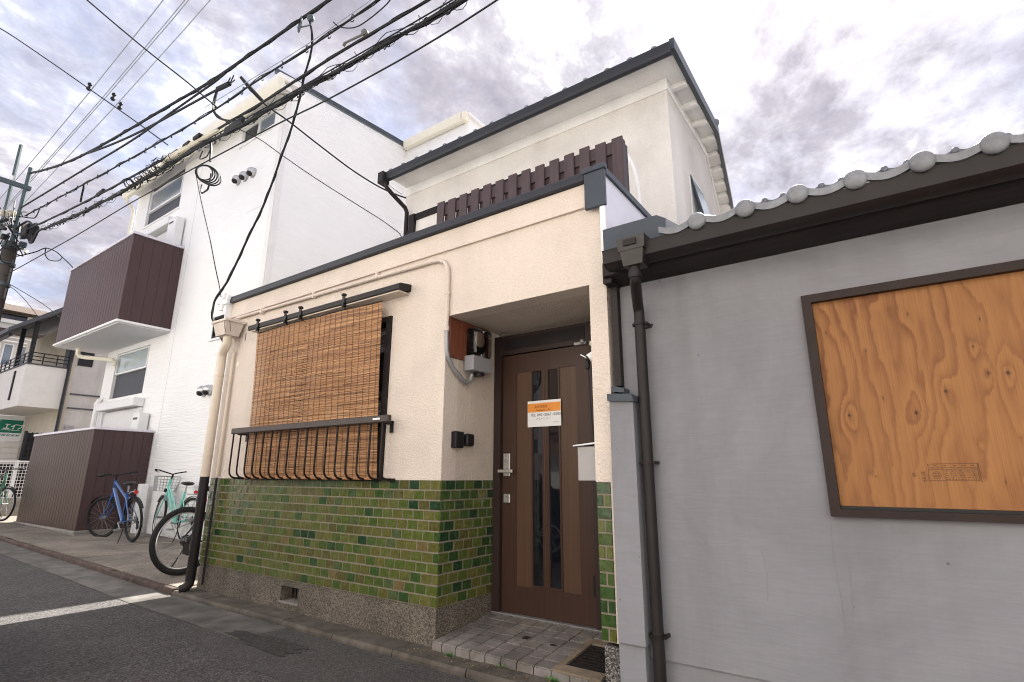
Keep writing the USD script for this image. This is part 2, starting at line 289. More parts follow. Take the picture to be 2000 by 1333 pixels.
# grey brushed mortar wall
M['grey_mortar'] = usdkit.material(stage, '/World/Looks/grey_mortar', {
    'g': ('geometry', {}), 'n': ('noise_texture', {'scale': 1.1, 'detail': 8.0, 'roughness': 0.62, 'distortion': 0.8}),
    'r': ('rgb_ramp', {'ramp': [(0.27, (0.178, 0.176, 0.193)), (0.5, (0.222, 0.220, 0.241)), (0.73, (0.252, 0.250, 0.273))]}),
    'm1': ('mapping', {'scale': (5, 5, 55)}), 'n1': ('noise_texture', {'scale': 1.3, 'detail': 5.0, 'distortion': 0.7}),
    'm2': ('mapping', {'scale': (40, 40, 7)}), 'n2': ('noise_texture', {'scale': 1.2, 'detail': 5.0, 'distortion': 0.7}),
    'mix': ('mix', {'mix_type': 'mix', 'fac': 0.28}), 'rt': ('rgb_ramp', {'ramp': [(0.35, (0.93, 0.93, 0.93)), (0.65, (1.03, 1.03, 1.03))]}),
    'mul': ('mix', {'mix_type': 'multiply', 'fac': 1.0}),
    'ms': ('mapping', {'scale': (3.0, 3.0, 0.18)}), 'ns': ('noise_texture', {'scale': 1.6, 'detail': 6.0, 'distortion': 0.3}), 'rs': ('rgb_ramp', {'ramp': [(0.52, (1, 1, 1)), (0.74, (0.90, 0.885, 0.885))]}),
    'mul2': ('mix', {'mix_type': 'multiply', 'fac': 1.0}),
    'vo': ('voronoi_texture', {'scale': 4.5}), 'rv': ('rgb_ramp', {'ramp': [(0.012, (0.55, 0.52, 0.52)), (0.035, (1, 1, 1))]}), 'mul3': ('mix', {'mix_type': 'multiply', 'fac': 1.0}),
    'b': ('bump', {'strength': 0.35, 'distance': 0.004}), 'p': ('principled_bsdf', {'roughness': 0.8, 'specular_ior_level': 0.3})},
    [('g.position', 'n.vector'), ('n.fac', 'r.fac'), ('g.position', 'm1.vector'), ('m1.vector', 'n1.vector'), ('g.position', 'm2.vector'), ('m2.vector', 'n2.vector'),
     ('n1.color', 'mix.color1'), ('n2.color', 'mix.color2'), ('mix.color', 'rt.fac'), ('r.color', 'mul.color1'), ('rt.color', 'mul.color2'),
     ('g.position', 'ms.vector'), ('ms.vector', 'ns.vector'), ('ns.fac', 'rs.fac'), ('mul.color', 'mul2.color1'), ('rs.color', 'mul2.color2'),
     ('g.position', 'vo.vector'), ('vo.distance', 'rv.fac'), ('mul2.color', 'mul3.color1'), ('rv.color', 'mul3.color2'), ('mul3.color', 'p.base_color'),
     ('mix.color', 'b.height'), ('b.normal', 'p.normal')], surface='p.BSDF')

# glazed wall tiles: a dozen firings
TILE_COLS = [(0.125, 0.175, 0.040), (0.105, 0.165, 0.038), (0.145, 0.180, 0.050), (0.080, 0.145, 0.035), (0.055, 0.125, 0.032), (0.150, 0.165, 0.048),
             (0.120, 0.130, 0.040), (0.036, 0.095, 0.028), (0.020, 0.068, 0.026), (0.205, 0.175, 0.075), (0.170, 0.190, 0.055), (0.095, 0.150, 0.060)]
for i, c in enumerate(TILE_COLS):
    c = np.array(c)*np.array([.61, .54, .50])
    M[f'glazed_tile_{i}'] = usdkit.material(stage, f'/World/Looks/glazed_tile_{i}', {
        'g': ('geometry', {}), 'n': ('noise_texture', {'scale': 38.0, 'detail': 6.0, 'roughness': 0.65}), 'r': ('rgb_ramp', {'ramp': [(0.22, tuple(c*0.58)), (0.5, tuple(c)), (0.78, tuple(c*1.5+0.012))]}),
        'nb': ('noise_texture', {'scale': 26.0, 'detail': 3.0}), 'b': ('bump', {'strength': 0.35, 'distance': 0.006}),
        'nr': ('noise_texture', {'scale': 9.0, 'detail': 4.0}), 'rr': ('map_range', {'from_min': 0.3, 'from_max': 0.7, 'to_min': 0.06, 'to_max': 0.34}),
        'p': ('principled_bsdf', {'specular_ior_level': 0.5})},
        [('g.position', 'n.vector'), ('n.fac', 'r.fac'), ('r.color', 'p.base_color'), ('g.position', 'nb.vector'), ('nb.fac', 'b.height'), ('b.normal', 'p.normal'), ('g.position', 'nr.vector'), ('nr.fac', 'rr.value'), ('rr.result', 'p.roughness')], surface='p.BSDF')
for i, c in enumerate([(0.19, 0.170, 0.163), (0.22, 0.20, 0.19), (0.165, 0.148, 0.14), (0.20, 0.176, 0.161)]):
    simple(f'porch_tile_{i}', c, 0.5, var=0.3, scale=14, bump=0.15, bscale=50, dirt=0.4)

# brown door leaf with a soft vertical grain
simple('door_brown', (0.048, 0.025, 0.018), 0.42, var=0.16, scale=4, stretch=(14, 14, .25), bump=0.06, bscale=40, spec=0.28)
simple('door_panel', (0.082, 0.044, 0.028), 0.42, var=0.18, scale=4, stretch=(16, 16, .25), bump=0.06, bscale=40, spec=0.28)
simple('door_frame', (0.034, 0.021, 0.019), 0.42, var=0.12, scale=4, stretch=(10, 10, .3), spec=0.25)
simple('transom_dark', (0.018, 0.015, 0.016), 0.35, var=0.12, spec=0.2)

def pane(name, tint=(0.5, 0.52, 0.55), rough=0.0, ior=1.5, body=None):
    """A window pane: see-through, mirroring by Fresnel."""
    M[name] = usdkit.material(stage, '/World/Looks/'+name, {
        'f': ('fresnel', {'IOR': ior}), 't': ('transparent_bsdf', {'color': tint}), 'gl': ('glossy_bsdf', {'color': (0.9, 0.92, 0.95), 'roughness': rough}), 'm': ('mix_closure', {})},
        [('f.fac', 'm.fac'), ('t.BSDF', 'm.closure1'), ('gl.BSDF', 'm.closure2')], surface='m.closure')
pane('clear_pane', (0.75, 0.78, 0.80), ior=1.8)
pane('meter_glass', (0.72, 0.70, 0.70), ior=1.5)
simple('dark_glass', (0.006, 0.007, 0.010), 0.02, var=0.02, spec=1.0)
simple('sky_glass', (0.10, 0.13, 0.17), 0.04, metal=0.0, var=0.05, spec=1.0, coat=1.0)
simple('frost_glass', (0.34, 0.40, 0.42), 0.12, var=0.08, spec=0.6)
simple('blue_glass', (0.32, 0.44, 0.50), 0.10, var=0.05, spec=0.8)

# bamboo reeds: each reed a tone of its own
M['reed'] = usdkit.material(stage, '/World/Looks/reed', {
    'g': ('geometry', {}), 'at': ('attribute', {'attribute': 'tone'}), 'r': ('rgb_ramp', {'ramp': [(0.0, (0.20, 0.095, 0.048)), (0.25, (0.34, 0.165, 0.073)), (0.65, (0.46, 0.235, 0.105)), (1.0, (0.60, 0.35, 0.17))]}),
    'mp': ('mapping', {'scale': (3, 3, 130)}), 'n': ('noise_texture', {'scale': 2.0, 'detail': 4.0}), 'rr': ('rgb_ramp', {'ramp': [(0.3, (0.78, 0.76, 0.74)), (0.65, (1.15, 1.13, 1.1))]}),
    'm': ('mix', {'mix_type': 'multiply', 'fac': 1.0}), 'd': ('principled_bsdf', {'roughness': 0.6}), 'tl': ('translucent_bsdf', {'color': (0.8, 0.5, 0.26)}), 'mc': ('mix_closure', {'fac': 0.12})},
    [('at.fac', 'r.fac'), ('g.position', 'mp.vector'), ('mp.vector', 'n.vector'), ('n.fac', 'rr.fac'), ('r.color', 'm.color1'), ('rr.color', 'm.color2'), ('m.color', 'd.base_color'), ('d.BSDF', 'mc.closure1'), ('tl.BSDF', 'mc.closure2')], surface='mc.closure')
M['plywood'] = usdkit.material(stage, '/World/Looks/plywood', {
    'a': ('attribute', {'attribute': 'tone'}), 'g': ('geometry', {}), 'mp': ('mapping', {'scale': (260, 260, 5)}), 'n': ('noise_texture', {'scale': 1.0, 'detail': 3.0}),
    'r': ('rgb_ramp', {'ramp': [(0.3, (0.86, 0.85, 0.83)), (0.7, (1.08, 1.07, 1.05))]}), 'm': ('mix', {'mix_type': 'multiply', 'fac': 1.0}), 'p': ('principled_bsdf', {'roughness': 0.6, 'specular_ior_level': 0.3})},
    [('g.position', 'mp.vector'), ('mp.vector', 'n.vector'), ('n.fac', 'r.fac'), ('a.color', 'm.color1'), ('r.color', 'm.color2'), ('m.color', 'p.base_color')], surface='p.BSDF')

# ------------------------------------------------------------------ ground, road, pavement
def G(x): return 0.016*np.maximum(0, -3.3-np.asarray(x, float))
def sheet(xs, y0f, y1f, zf, ny=2):
    xs = np.asarray(xs, float); v, f = [], []
    for x in xs:
        for j in range(ny):
            y = y0f(x)+(y1f(x)-y0f(x))*j/(ny-1); v.append((x, y, zf(x, y)))
    for i in range(len(xs)-1):
        for j in range(ny-1):
            a = i*ny+j; b = a+ny; f += [(a, b, b+1), (a, b+1, a+1)]
    return (np.array(v), np.array(f))
put(None, 'ground', sheet([-400, -60, -20, -3.3, 6, 60, 400], lambda x: -400, lambda x: 400, lambda x, y: -0.075+float(G(max(x, -60))), 2), 'concrete', 'bare ground under and around the houses', 'structure')
KY = -0.19        # kerb front
xs = [-60, -30, -20, -15, -12, -9, -7, -5, -3.3, -2, 0, 2, 6, 30]
put(None, 'road', sheet(xs, lambda x: -4.25, lambda x: KY-0.02, lambda x, y: -0.05+float(G(x))), 'asphalt', 'coarse grey asphalt of the narrow lane', 'structure')
put(None, 'road_gutter', sheet([-60, -20, -9, -3.3, -1.9, -1.35], lambda x: KY-0.36-(0.03*math.sin(x*3)), lambda x: KY-0.004, lambda x, y: -0.046+float(G(x))), 'gutter_concrete', 'pale worn concrete strip along the kerb', 'structure')
vv = []
put(None, 'asphalt_patch', sheet(np.linspace(-1.95, 6, 40), lambda x: KY-0.62+0.05*math.sin(2.3*x)+0.02*math.sin(9*x), lambda x: KY-0.012, lambda x, y: -0.0475), 'asphalt_smooth', 'darker smooth asphalt repair beside the kerb', 'structure')
put(None, 'pavement', sheet(xs[:9]+[-3.25], lambda x: -0.14, lambda x: 12.0, lambda x, y: 0.0+float(G(x))), 'pavement_block', 'stained concrete pavement in front of the white house', 'structure')
road_prim = T('/World/road', np.zeros(3))
for (cx, cy, rx, ry, mt) in ((-1.12, -.50, .42, .11, 'asphalt_stain'),):
    a = np.linspace(0, 2*math.pi, 41)[:-1]; rr = 1+.18*np.sin(3*a+cx*7)+.12*np.sin(7*a+cy*9)+.07*np.sin(13*a)
    v = np.array([(cx, cy, -.0435+float(G(cx)))]+[(cx+rx*q*math.cos(t), cy+ry*q*math.sin(t), -.0435+float(G(cx+rx*q*math.cos(t)))) for t, q in zip(a, rr)])
    put(road_prim, 'damp_stain', (v, np.array([(0, 1+i, 1+(i+1) % 40) for i in range(40)])), mt, smooth=False)
# pavement slabs with open joints
pav = T('/World/pavement', np.zeros(3))
PX = np.arange(-3.32, -13.2, -0.9)
for i in range(len(PX)-1):
    for (ya, yb) in ((-0.13, 0.43), (0.43, 0.96), (0.96, 1.5)):
        x1, x0 = PX[i]-0.006, PX[i+1]+0.006
        t = 0.012+random.uniform(-.002, .002)
        v = []
        for x in (x0, x1):
            for y in (ya+0.006, yb-0.006):
                for z in (-0.02, t): v.append((x, y, z+float(G(x))))
        f = [(0, 1, 3), (0, 3, 2), (4, 6, 7), (4, 7, 5), (0, 4, 5), (0, 5, 1), (2, 3, 7), (2, 7, 6), (1, 5, 7), (1, 7, 3)]
        put(pav, 'slab', (np.array(v), np.array(f)), 'pavement_block', smooth=False)
# kerb stones
def kerb_run(name, x0, x1, y0, y1, zt, mat, step, label):
    k = thing(name, label, None, ((x0+x1)/2, y0, 0), kind='structure')
    x = x0
    while x < x1-0.05:
        xe = min(x+step, x1); j = random.uniform(-.004, .004)
        a, b = x+0.004, xe-0.004; za, zb = float(G(a)), float(G(b))
        pts = []
        for xx, zz in ((a, za), (b, zb)):
            pts += [(xx, y0+.012+j, zz+zt+j), (xx, y0+j, zz+zt-.02+j), (xx, y0+j, zz-.12), (xx, y1, zz+zt+j), (xx, y1, zz-.12)]
        MB().hull(pts).build(k, 'kerb_stone', mat, smooth=False)
        x = xe
kerb_run('house_kerb', -3.3, 6.0, KY, 0.012, -0.008, 'mossy_kerb', 0.62, 'mossy concrete kerb along the foot of the tiled house')
kerb_run('pavement_kerb', -14.4, -3.3, KY, -0.135, 0.006, 'red_kerb', 0.6, 'reddish brown kerb stones edging the pavement')

# ------------------------------------------------------------------ the tiled house
HX0, HX1 = -3.245, 1.325
RW, YD, ZR = 1.207, 0.637, 2.265           # recess width, depth, ceiling
ZB, ZT = 0.226, 1.056                       # tile field
H = thing('tiled_house', 'small cream stucco house with green tiled base, bamboo blind and recessed brown door', 'house', (-1.0, 0, 0))
win = sbox(-2.43, 1.075, -0.60, 2.37)
fac = sbox(HX0, ZT, HX1, 2.97).difference(win).difference(sbox(0, 0, RW, ZR))
fac = fac.union(sbox(1.300, ZB, HX1, ZT+.001))
wall = MB().prism(fac, 'y', 0.0, 0.15) if fac.geom_type == 'Polygon' else None
wall.build(H, 'front_wall', 'cream_stucco')
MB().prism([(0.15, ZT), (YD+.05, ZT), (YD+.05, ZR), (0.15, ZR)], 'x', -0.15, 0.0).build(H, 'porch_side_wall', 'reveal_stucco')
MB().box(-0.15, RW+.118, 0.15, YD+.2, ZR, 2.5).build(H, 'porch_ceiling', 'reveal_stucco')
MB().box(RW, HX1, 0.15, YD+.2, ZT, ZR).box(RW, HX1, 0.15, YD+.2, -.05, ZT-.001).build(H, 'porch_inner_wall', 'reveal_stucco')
MB().prism([(HX0, 0.15), (HX0+.15, .15), (-2.95, 3.0), (-3.05, 3.0)], 'z', -.05, 2.9).prism([(-3.05, 3.0), (-2.9, 3.0), (1.325, 3.0), (1.325, 6), (-2.75, 6)], 'z', 0, 2.9).build(H, 'side_wall', 'upper_cream')
MB().box(-3.0, 1.3, 0.15, 3.0, 2.5, 2.62).box(-3.05, -.16, 0.15, 3.0, -.05, .3).build(H, 'balcony_floor', 'concrete')
MB().box(-3.0, -0.16, 0.9, 0.95, 0.3, 2.5).build(H, 'room_partition', 'room_dark')
# tile bed, base
MB().box(HX0, -0.003, 0.003, 0.15, ZB, ZT).prism([(0.15, ZB), (YD, ZB), (YD, ZT), (0.15, ZT)], 'x', -0.15, -0.003).box(RW+.004, 1.300, 0.003, 0.15, ZB, ZT).build(H, 'tile_bed', 'grout')
ven = sbox(-1.80, 0.055, -1.545, 0.176)
MB().prism(sbox(HX0+.01, -.12, -0.008, ZB-.001).difference(ven), 'y', 0.008, 0.20).prism([(0.20, -.12), (YD, -.12), (YD, ZB-.001), (0.2, ZB-.001)], 'x', -0.15, -0.008).build(H, 'foundation', 'washed_gravel')
MB().box(1.222, 1.322, 0.006, 0.3, -.12, ZB-.02).build(H, 'foundation', 'granite_fleck', 'speckled black and white granite pillar foot')
v = MB().box(-1.83, -1.51, 0.2, 0.22, 0.03, 0.2)
for k in range(6): v.box(-1.80+k*.05, -1.79+k*.05, 0.12, 0.128, 0.05, 0.18)
v.build(H, 'floor_vent', 'pit_black')
MB().prism([(-1.805, .0), (-1.54, .0), (-1.54, .15), (-1.805, .15)], 'z', 0.045, 0.057).build(H, 'vent_sill', 'concrete')
# glazed tiles
tiles, stuff = [], MB()
PXT, PZT, TW, TH = 0.1062, (ZT-ZB)/12, 0.0992, 0.0615
def tile_box(u0, u1, z0, z1, side):
    c = 0.003; j = random.uniform(-.0012, .0012)
    if side == 'front':
        lo, hi = 0.006, -0.0012+j
        return [(u0, lo, z0), (u1, lo, z0), (u1, lo, z1), (u0, lo, z1), (u0+c, hi, z0+c), (u1-c, hi, z0+c), (u1-c, hi, z1-c), (u0+c, hi, z1-c)]
    lo, hi = -0.006, 0.0012+j
    return [(lo, u0, z0), (lo, u1, z0), (lo, u1, z1), (lo, u0, z1), (hi, u0+c, z0+c), (hi, u1-c, z0+c), (hi, u1-c, z1-c), (hi, u0+c, z1-c)]
TF = [(4, 5, 6), (4, 6, 7), (0, 1, 5), (0, 5, 4), (1, 2, 6), (1, 6, 5), (2, 3, 7), (2, 7, 6), (3, 0, 4), (3, 4, 7)]
def pick(x):
    left = np.clip((-x)/3.2, 0, 1)
    w = np.array([3, 3, 2.6, 2.2, 1.6, 2.4+2*left, 1.2+3*left, 1.0, 0.8-.3*left, 0.35+.3*left, 1.6-.8*left, 1.4])
    return rng.choice(12, p=w/w.sum())
far_tiles = [MB() for _ in range(12)]
for r in range(12):
    z0 = ZB+r*PZT+0.004; z1 = z0+TH
    x = -(0.0 if r % 2 else PXT/2)
    if r % 2 == 0: tiles.append((-PXT/2+.004, -0.0005, z0, z1, 'front'))
    while x > HX0+.02:
        w = TW*random.uniform(.99, 1.01); a = max(x-PXT+.0070, HX0+.004)
        (tiles if a > -1.86 else stuff_list).append((a, x-.0005 if x == 0 else x-.0005, z0, z1, 'front')) if False else tiles.append((a, x-.0005, z0, z1, 'front'))
        x -= PXT
    y = 0.0035 if r % 2 == 0 else PXT/2
    if r % 2: tiles.append((0.0035, PXT/2-.006, z0, z1, 'side'))
    while y < YD-.02:
        tiles.append((y, min(y+TW, YD-.003), z0, z1, 'side')); y += PXT
    if r % 2: tiles.append((1.2085, 1.2985, z0, z1, 'front'))
    else: tiles += [(1.2085, 1.250, z0, z1, 'front'), (1.2565, 1.2985, z0, z1, 'front')]
near = sorted(tiles, key=lambda t: -t[1] if t[4] == 'front' else -10)[:296]
nearset = set(near)
for t in tiles:
    k = pick(t[0] if t[4] == 'front' else -.3)
    if t[0] > 1: k = int(rng.choice([0, 3, 4, 7, 2, 10], p=[.2, .25, .2, .15, .1, .1]))
    elif t[4] == 'side' and random.random() < .35: k = int(rng.choice([3, 4, 7, 8]))
    v = np.array(tile_box(*t)); f = np.array(TF)
    if t[4] == 'side': f = f[:, ::-1]
    v[4:, 1 if t[4] == 'front' else 0] += rng.uniform(-.0009, .0009, 4)
    m = trimesh.Trimesh(v, f, process=False)
    # outward normals
    if (m.face_normals[0] @ np.array([0, -1, 0] if t[4] == 'front' else [1, 0, 0])) < 0: f = f[:, ::-1]
    if t in nearset: put(H, 'wall_tile', (v, f), f'glazed_tile_{k}', smooth=False)
    else: far_tiles[k].add((v, f))
for k, mb in enumerate(far_tiles):
    if mb.n: mb.build(H, 'wall_tile_field', f'glazed_tile_{k}', kind='stuff', smooth=False)
# parapet band, coping and corner cap
MB().box(HX0-.004, 1.224, -0.022, 0.0, 2.80, 2.968).build(H, 'parapet_band', 'cream_stucco')
MB().box(HX0-.012, 1.2235, -0.058, 0.19, 2.972, 3.012, .004).box(HX0-.012, 1.2235, -0.05, 0.18, 3.010, 3.045, .006).build(H, 'coping', 'coping_navy')
MB().box(1.2245, 1.370, -0.062, -0.036, 2.757, 3.012, .003).box(1.215, 1.380, -0.072, -.034, 3.013, 3.05, .004).build(H, 'coping_corner', 'slate_metal')
MB().box(1.2245, 1.3255, -.0355, .18, 2.80, 2.985).build(H, 'parapet_core', 'cream_stucco')
MB().box(1.326, 1.356, -.0355, 1.795, 2.35, 2.985).build(H, 'parapet_side', 'lilac_metal')
MB().box(1.2245, 1.372, -.0335, 1.795, 2.986, 3.02, .004).box(1.300, 1.364, -.033, 1.795, 3.0215, 3.045).build(H, 'side_coping', 'slate_metal')
MB().box(1.3265, 1.362, -.060, -.0365, 2.40, 2.752, .004).build(H, 'parapet_edge', 'white_paint')
# window with frame and panes, hood, guard rail
w_ = MB()
for a, b, c, d in ((-2.43, -0.6, 1.06, 1.10), (-2.43, -0.6, 2.325, 2.37), (-2.43, -2.385, 1.10, 2.325), (-0.655, -0.6, 1.10, 2.325), (-1.56, -1.50, 1.10, 2.325), (-1.50, -0.655, 1.70, 1.745), (-2.385, -1.56, 1.70, 1.745)): w_.box(a, b, -0.02 if b-a > 1 or b == -0.6 else 0.0, 0.10, c, d)
W = w_.build(H, 'window', 'bronze')
for a, b, c, d in ((-2.385, -1.56, 1.10, 1.70), (-2.385, -1.56, 1.745, 2.325), (-1.5, -.655, 1.1, 1.7), (-1.5, -.655, 1.745, 2.325)): MB().box(a, b, 0.04, 0.046, c, d).build(W, 'pane', 'dark_glass')
MB().prism([(0.0, 2.605), (-0.125, 2.585), (-0.135, 2.575), (-0.135, 2.535), (-0.12, 2.53), (0.0, 2.545)], 'x', -2.63, -0.40).build(H, 'window_hood', 'bronze')
MB().box(-2.61, -.42, -.118, -.004, 2.520, 2.532).build(H, 'hood_underside', 'cream_stucco')
rail = thing('window_guard', 'dark bronze guard rail of curved bars across the lower window', 'window rail', (-1.5, -0.12, 1.05))
MB().box(-2.665, -0.425, -0.150, -0.104, 1.478, 1.532, .006).build(rail, 'top_rail', 'rail_brown')
for k in range(17):
    x = -2.645+k*(2.15/16)
    MB().tube([(x, -.128, 1.48), (x, -.128, 1.14), (x, -.122, 1.10), (x, -.10, 1.072), (x, -.07, 1.060), (x, -.012, 1.058)], .0088, 6).build(rail, 'bar', 'bronze')
MB().box(-2.65, -0.46, -.022, -.006, 1.046, 1.066).build(rail, 'bottom_rail', 'bronze')
for x in (-2.62, -.53): MB().box(x-.012, x+.012, -.10, -.002, 1.470, 1.492).box(x-.016, x+.016, -.012, -.001, 1.41, 1.50).build(rail, 'bracket', 'bronze')
MB().box(-.585, -.505, -.1525, -.1505, 1.498, 1.512).build(rail, 'sticker', 'paper')
# the bamboo blind
def blind_pt(u, s):
    """u across 0..1, s from top 0 to bottom 1."""
    x = -2.50+u*1.865+0.02*s*(u-.5); z = 2.478-s*1.415+0.012*math.sin(3.1*u+.4)*(1-s)
    y = -0.100+0.052*s+0.007*math.sin(7*u+1.5)*(0.3+s)+0.006*math.sin(15*u+4*s)
    if abs(u-.44) < .03: y += 0.010*(1-abs(u-.44)/.03)
    return np.array([x, y, z])
BL = thing('bamboo_blind', 'brown bamboo reed blind hanging from the hood over the window', 'blind', (-1.57, -0.1, 1.06))
rd = MB(); n = 226; tones = []
def reed(P, hh, tilt):
    c, s_ = math.cos(tilt), math.sin(tilt)
    sec = [(-.0016*c+hh*s_, hh*c+.0016*s_), (-.0019*c, .0), (-.0016*c-hh*s_, -hh*c+.0016*s_), (.0014, -hh*.8), (.0014, hh*.8)]
    m, k = len(P), len(sec); v = np.array([(p[0], p[1]+a, p[2]+b) for p in P for a, b in sec]); f = []
    for i in range(m-1):
        for j in range(k):
            j2 = (j+1) % k; A, B, C, D = i*k+j, i*k+j2, (i+1)*k+j2, (i+1)*k+j; f += [(A, B, C), (A, C, D)]
    rd.add((v, np.array(f))); tones.append(np.full((len(v), 3), random.random()))
for i in range(n):
    s = (i+.5)/n; u = 0.0
    while u < .999:
        e = min(u+random.uniform(.10, .5), 1.0)
        if e > .93: e = 1.0
        us = np.linspace(u, e, max(3, int((e-u)*14)))
        dz = random.uniform(-.0009, .0009); tl_ = random.uniform(-.0016, .0016)
        P = np.array([blind_pt(q, s) for q in us]); P[:, 2] += dz+tl_*np.linspace(-1, 1, len(P)); P[:, 1] += random.uniform(-.0012, .0012)
        reed(P, random.uniform(.0025, .0031), random.uniform(-.25, .25)); u = e
put(BL, 'reeds', (np.vstack(rd.v), np.vstack(rd.f)), 'reed', kind='stuff', smooth=False, colors=np.vstack(tones))
for k in range(24):
    u = (k+.5)/24
    MB().tube([blind_pt(u, s)+np.array([0, -.005, 0]) for s in np.linspace(0, 1, 12)], .0016, 4).build(BL, 'string', 'blind_string')
MB().tube([blind_pt(u, 0)+np.array([0, 0, .008]) for u in np.linspace(0, 1, 16)], .006, 6).build(BL, 'top_batten', 'blind_string')
MB().tube([blind_pt(u, 1) for u in np.linspace(0, 1, 16)], .010, 8).build(BL, 'bottom_batten', 'batten_tan')
MB().tube([blind_pt(.44, s)+np.array([.0, -.004, 0]) for s in np.linspace(0.02, .98, 10)], .004, 5).build(BL, 'seam_cord', 'blind_string')
for u, lab in ((.03, 'at the left end of'), (.29, 'second from the left on'), (.42, 'third from the left on'), (.76, 'at the right of')):
    p = blind_pt(u, 0); c = thing('clip', f'black plastic clip {lab} the window hood above the blind', 'clip', (p[0], -.13, 2.55))
    MB().box(p[0]-.018, p[0]+.018, -.146, -.136, 2.53, 2.625, .003).box(p[0]-.014, p[0]+.014, -.16, -.12, 2.600, 2.622, .003).build(c, 'jaw', 'black_plastic')
    MB().box(p[0]-.012, p[0]+.012, -.152, -.118, 2.50, 2.54, .003).build(c, 'jaw', 'black_plastic')
    MB().tube([(p[0], -.14, 2.53), (p[0], -.125, 2.505), (p[0], -.11, 2.482)], .004, 5).build(c, 'hook', 'black_plastic')

# conduit across the front and down to the meter
pts = [(-3.10, -.022, 2.775), (-2.0, -.022, 2.763), (-.9, -.022, 2.752), (-.16, -.022, 2.742), (-.075, -.022, 2.733), (-.02, -.022, 2.705), (.012, -.022, 2.65), (.018, -.022, 2.60), (.020, -.022, 2.44), (.022, -.022, 2.16)]
MB().tube(pts, .017, 10).cyl((.020, -.022, 2.45), (.020, -.022, 2.43), .022, 10).cyl((.022, -.022, 2.18), (.022, -.022, 2.14), .021, 10).build(H, 'conduit', 'cream_stucco')
MB().tube([(.022, -.02, 2.16), (.024, -.018, 2.08), (.024, -.012, 1.99), (.026, .01, 1.93), (.03, .07, 1.86), (.04, .15, 1.80), (.04, .20, 1.775), (.05, .24, 1.80), (.055, .25, 1.85)], .0165, 10).build(H, 'conduit', 'grey_metal', 'grey corrugated lower conduit')
for x in (-2.6, -1.7, -.8): MB().box(x-.012, x+.012, -.042, -.001, 2.735, 2.79).build(H, 'conduit_clip', 'cream_stucco')
MB().cyl((-3.0, -.004, 2.245), (-3.0, .01, 2.245), .028, 20).build(H, 'wall_plug', 'light_cream_metal')
# rain hopper and downpipe at the left end
def frus(cx, cy, z0, z1, a0, b0, a1, b1):
    return [(cx+sx_*a0, cy+sy_*b0, z0) for sx_ in (-1, 1) for sy_ in (-1, 1)]+[(cx+sx_*a1, cy+sy_*b1, z1) for sx_ in (-1, 1) for sy_ in (-1, 1)]
HP = MB().hull(frus(-3.07, -.12, 2.535, 2.68, .095, .075, .135, .10)).box(-3.225, -2.915, -.235, -.01, 2.672, 2.70, .004).build(H, 'rain_hopper', 'cream_stucco')
PX0 = -3.16
MB().tube([(-3.05, -.12, 2.55), (-3.05, -.12, 2.47), (-3.07, -.12, 2.43), (-3.13, -.11, 2.375), (PX0, -.10, 2.33), (PX0, -.10, 2.25), (PX0, -.10, 1.08)], .045, 14).build(HP, 'downpipe', 'cream_plastic')
for z in (1.08, 1.28, 2.12): MB().cyl((PX0, -.10, z+.01), (PX0, -.10, z-.01), .049, 14).build(HP, 'pipe_collar', 'cream_plastic')
MB().tube([(PX0, -.10, 1.075), (PX0, -.10, .10), (PX0, -.105, .055), (PX0-.01, -.14, .02), (PX0-.03, -.17, .006)], .044, 14).build(HP, 'lower_pipe', 'gutter_brown')
MB().tube([(-3.06, -.03, 2.38), (-3.06, -.03, 1.08)], .016, 8).build(HP, 'overflow_pipe', 'cream_plastic')
MB().tube([(-3.06, -.03, 1.06), (-3.06, -.03, .05)], .012, 8).build(HP, 'overflow_pipe', 'gutter_brown')
MB().tube([(-2.97, -.215, 2.70), (-2.955, -.22, 2.66), (-2.94, -.222, 2.60), (-2.95, -.20, 2.55)], .003, 4).tube([(-2.93, -.19, 2.70), (-2.90, -.19, 2.64), (-2.91, -.17, 2.56)], .003, 4).build(HP, 'loose_wire', 'cable_black')
MB().tube([(-2.72, -.10, 2.53), (-2.76, -.08, 2.50), (-2.82, -.05, 2.475), (-2.86, -.03, 2.48)], .003, 4).build(H, 'loose_wire', 'cable_black')
# second floor
F2 = [(-2.5, 1.8), (1.264, 1.8), (1.264, 3.2), (1.07, 4.44), (.92, 5.5), (-2.5, 5.5)]
def grow(poly, d): return list(Polygon(poly).buffer(d, join_style=2).exterior.coords)[:-1]
MB().prism(F2, 'z', 2.55, 4.92).build(H, 'upper_wall', 'upper_cream')
MB().prism(grow(F2, .010), 'z', 4.921, 5.055).build(H, 'frieze', 'frieze_white')
SO = [(-2.5, 1.44), (1.44, 1.44), (1.44, 2.98), (1.15, 4.95), (1.05, 5.8), (-2.5, 5.8)]
MB().prism(SO, 'z', 5.056, 5.09).build(H, 'soffit', 'frieze_white')
for k in range(9):
    t = k/8; yy = 1.95+t*2.9
    xw = 1.274 if yy < 3.2 else 1.274-(yy-3.2)*.156; xe = 1.435 if yy < 2.98 else 1.435-(yy-2.98)*.147
    MB().box(xw-.01, xe, yy-.032, yy+.032, 5.0, 5.0555, .006).build(H, 'rafter', 'frieze_white')
sc_ = MB()
for k in range(26):
    yy = 1.86+k*.115; xw = 1.268 if yy < 3.2 else 1.268-(yy-3.2)*.156
    sc_.ball((xw, yy, 4.955), .06, 1, (.28, 1.15, .55))
sc_.build(H, 'plaster_moulding', 'frieze_white')
gut = [(1.352, 5.065), (1.356, 5.0), (1.375, 4.965), (1.41, 4.955), (1.437, 4.97), (1.44, 5.065), (1.425, 5.065), (1.42, 5.0), (1.372, 5.0), (1.366, 5.065)]
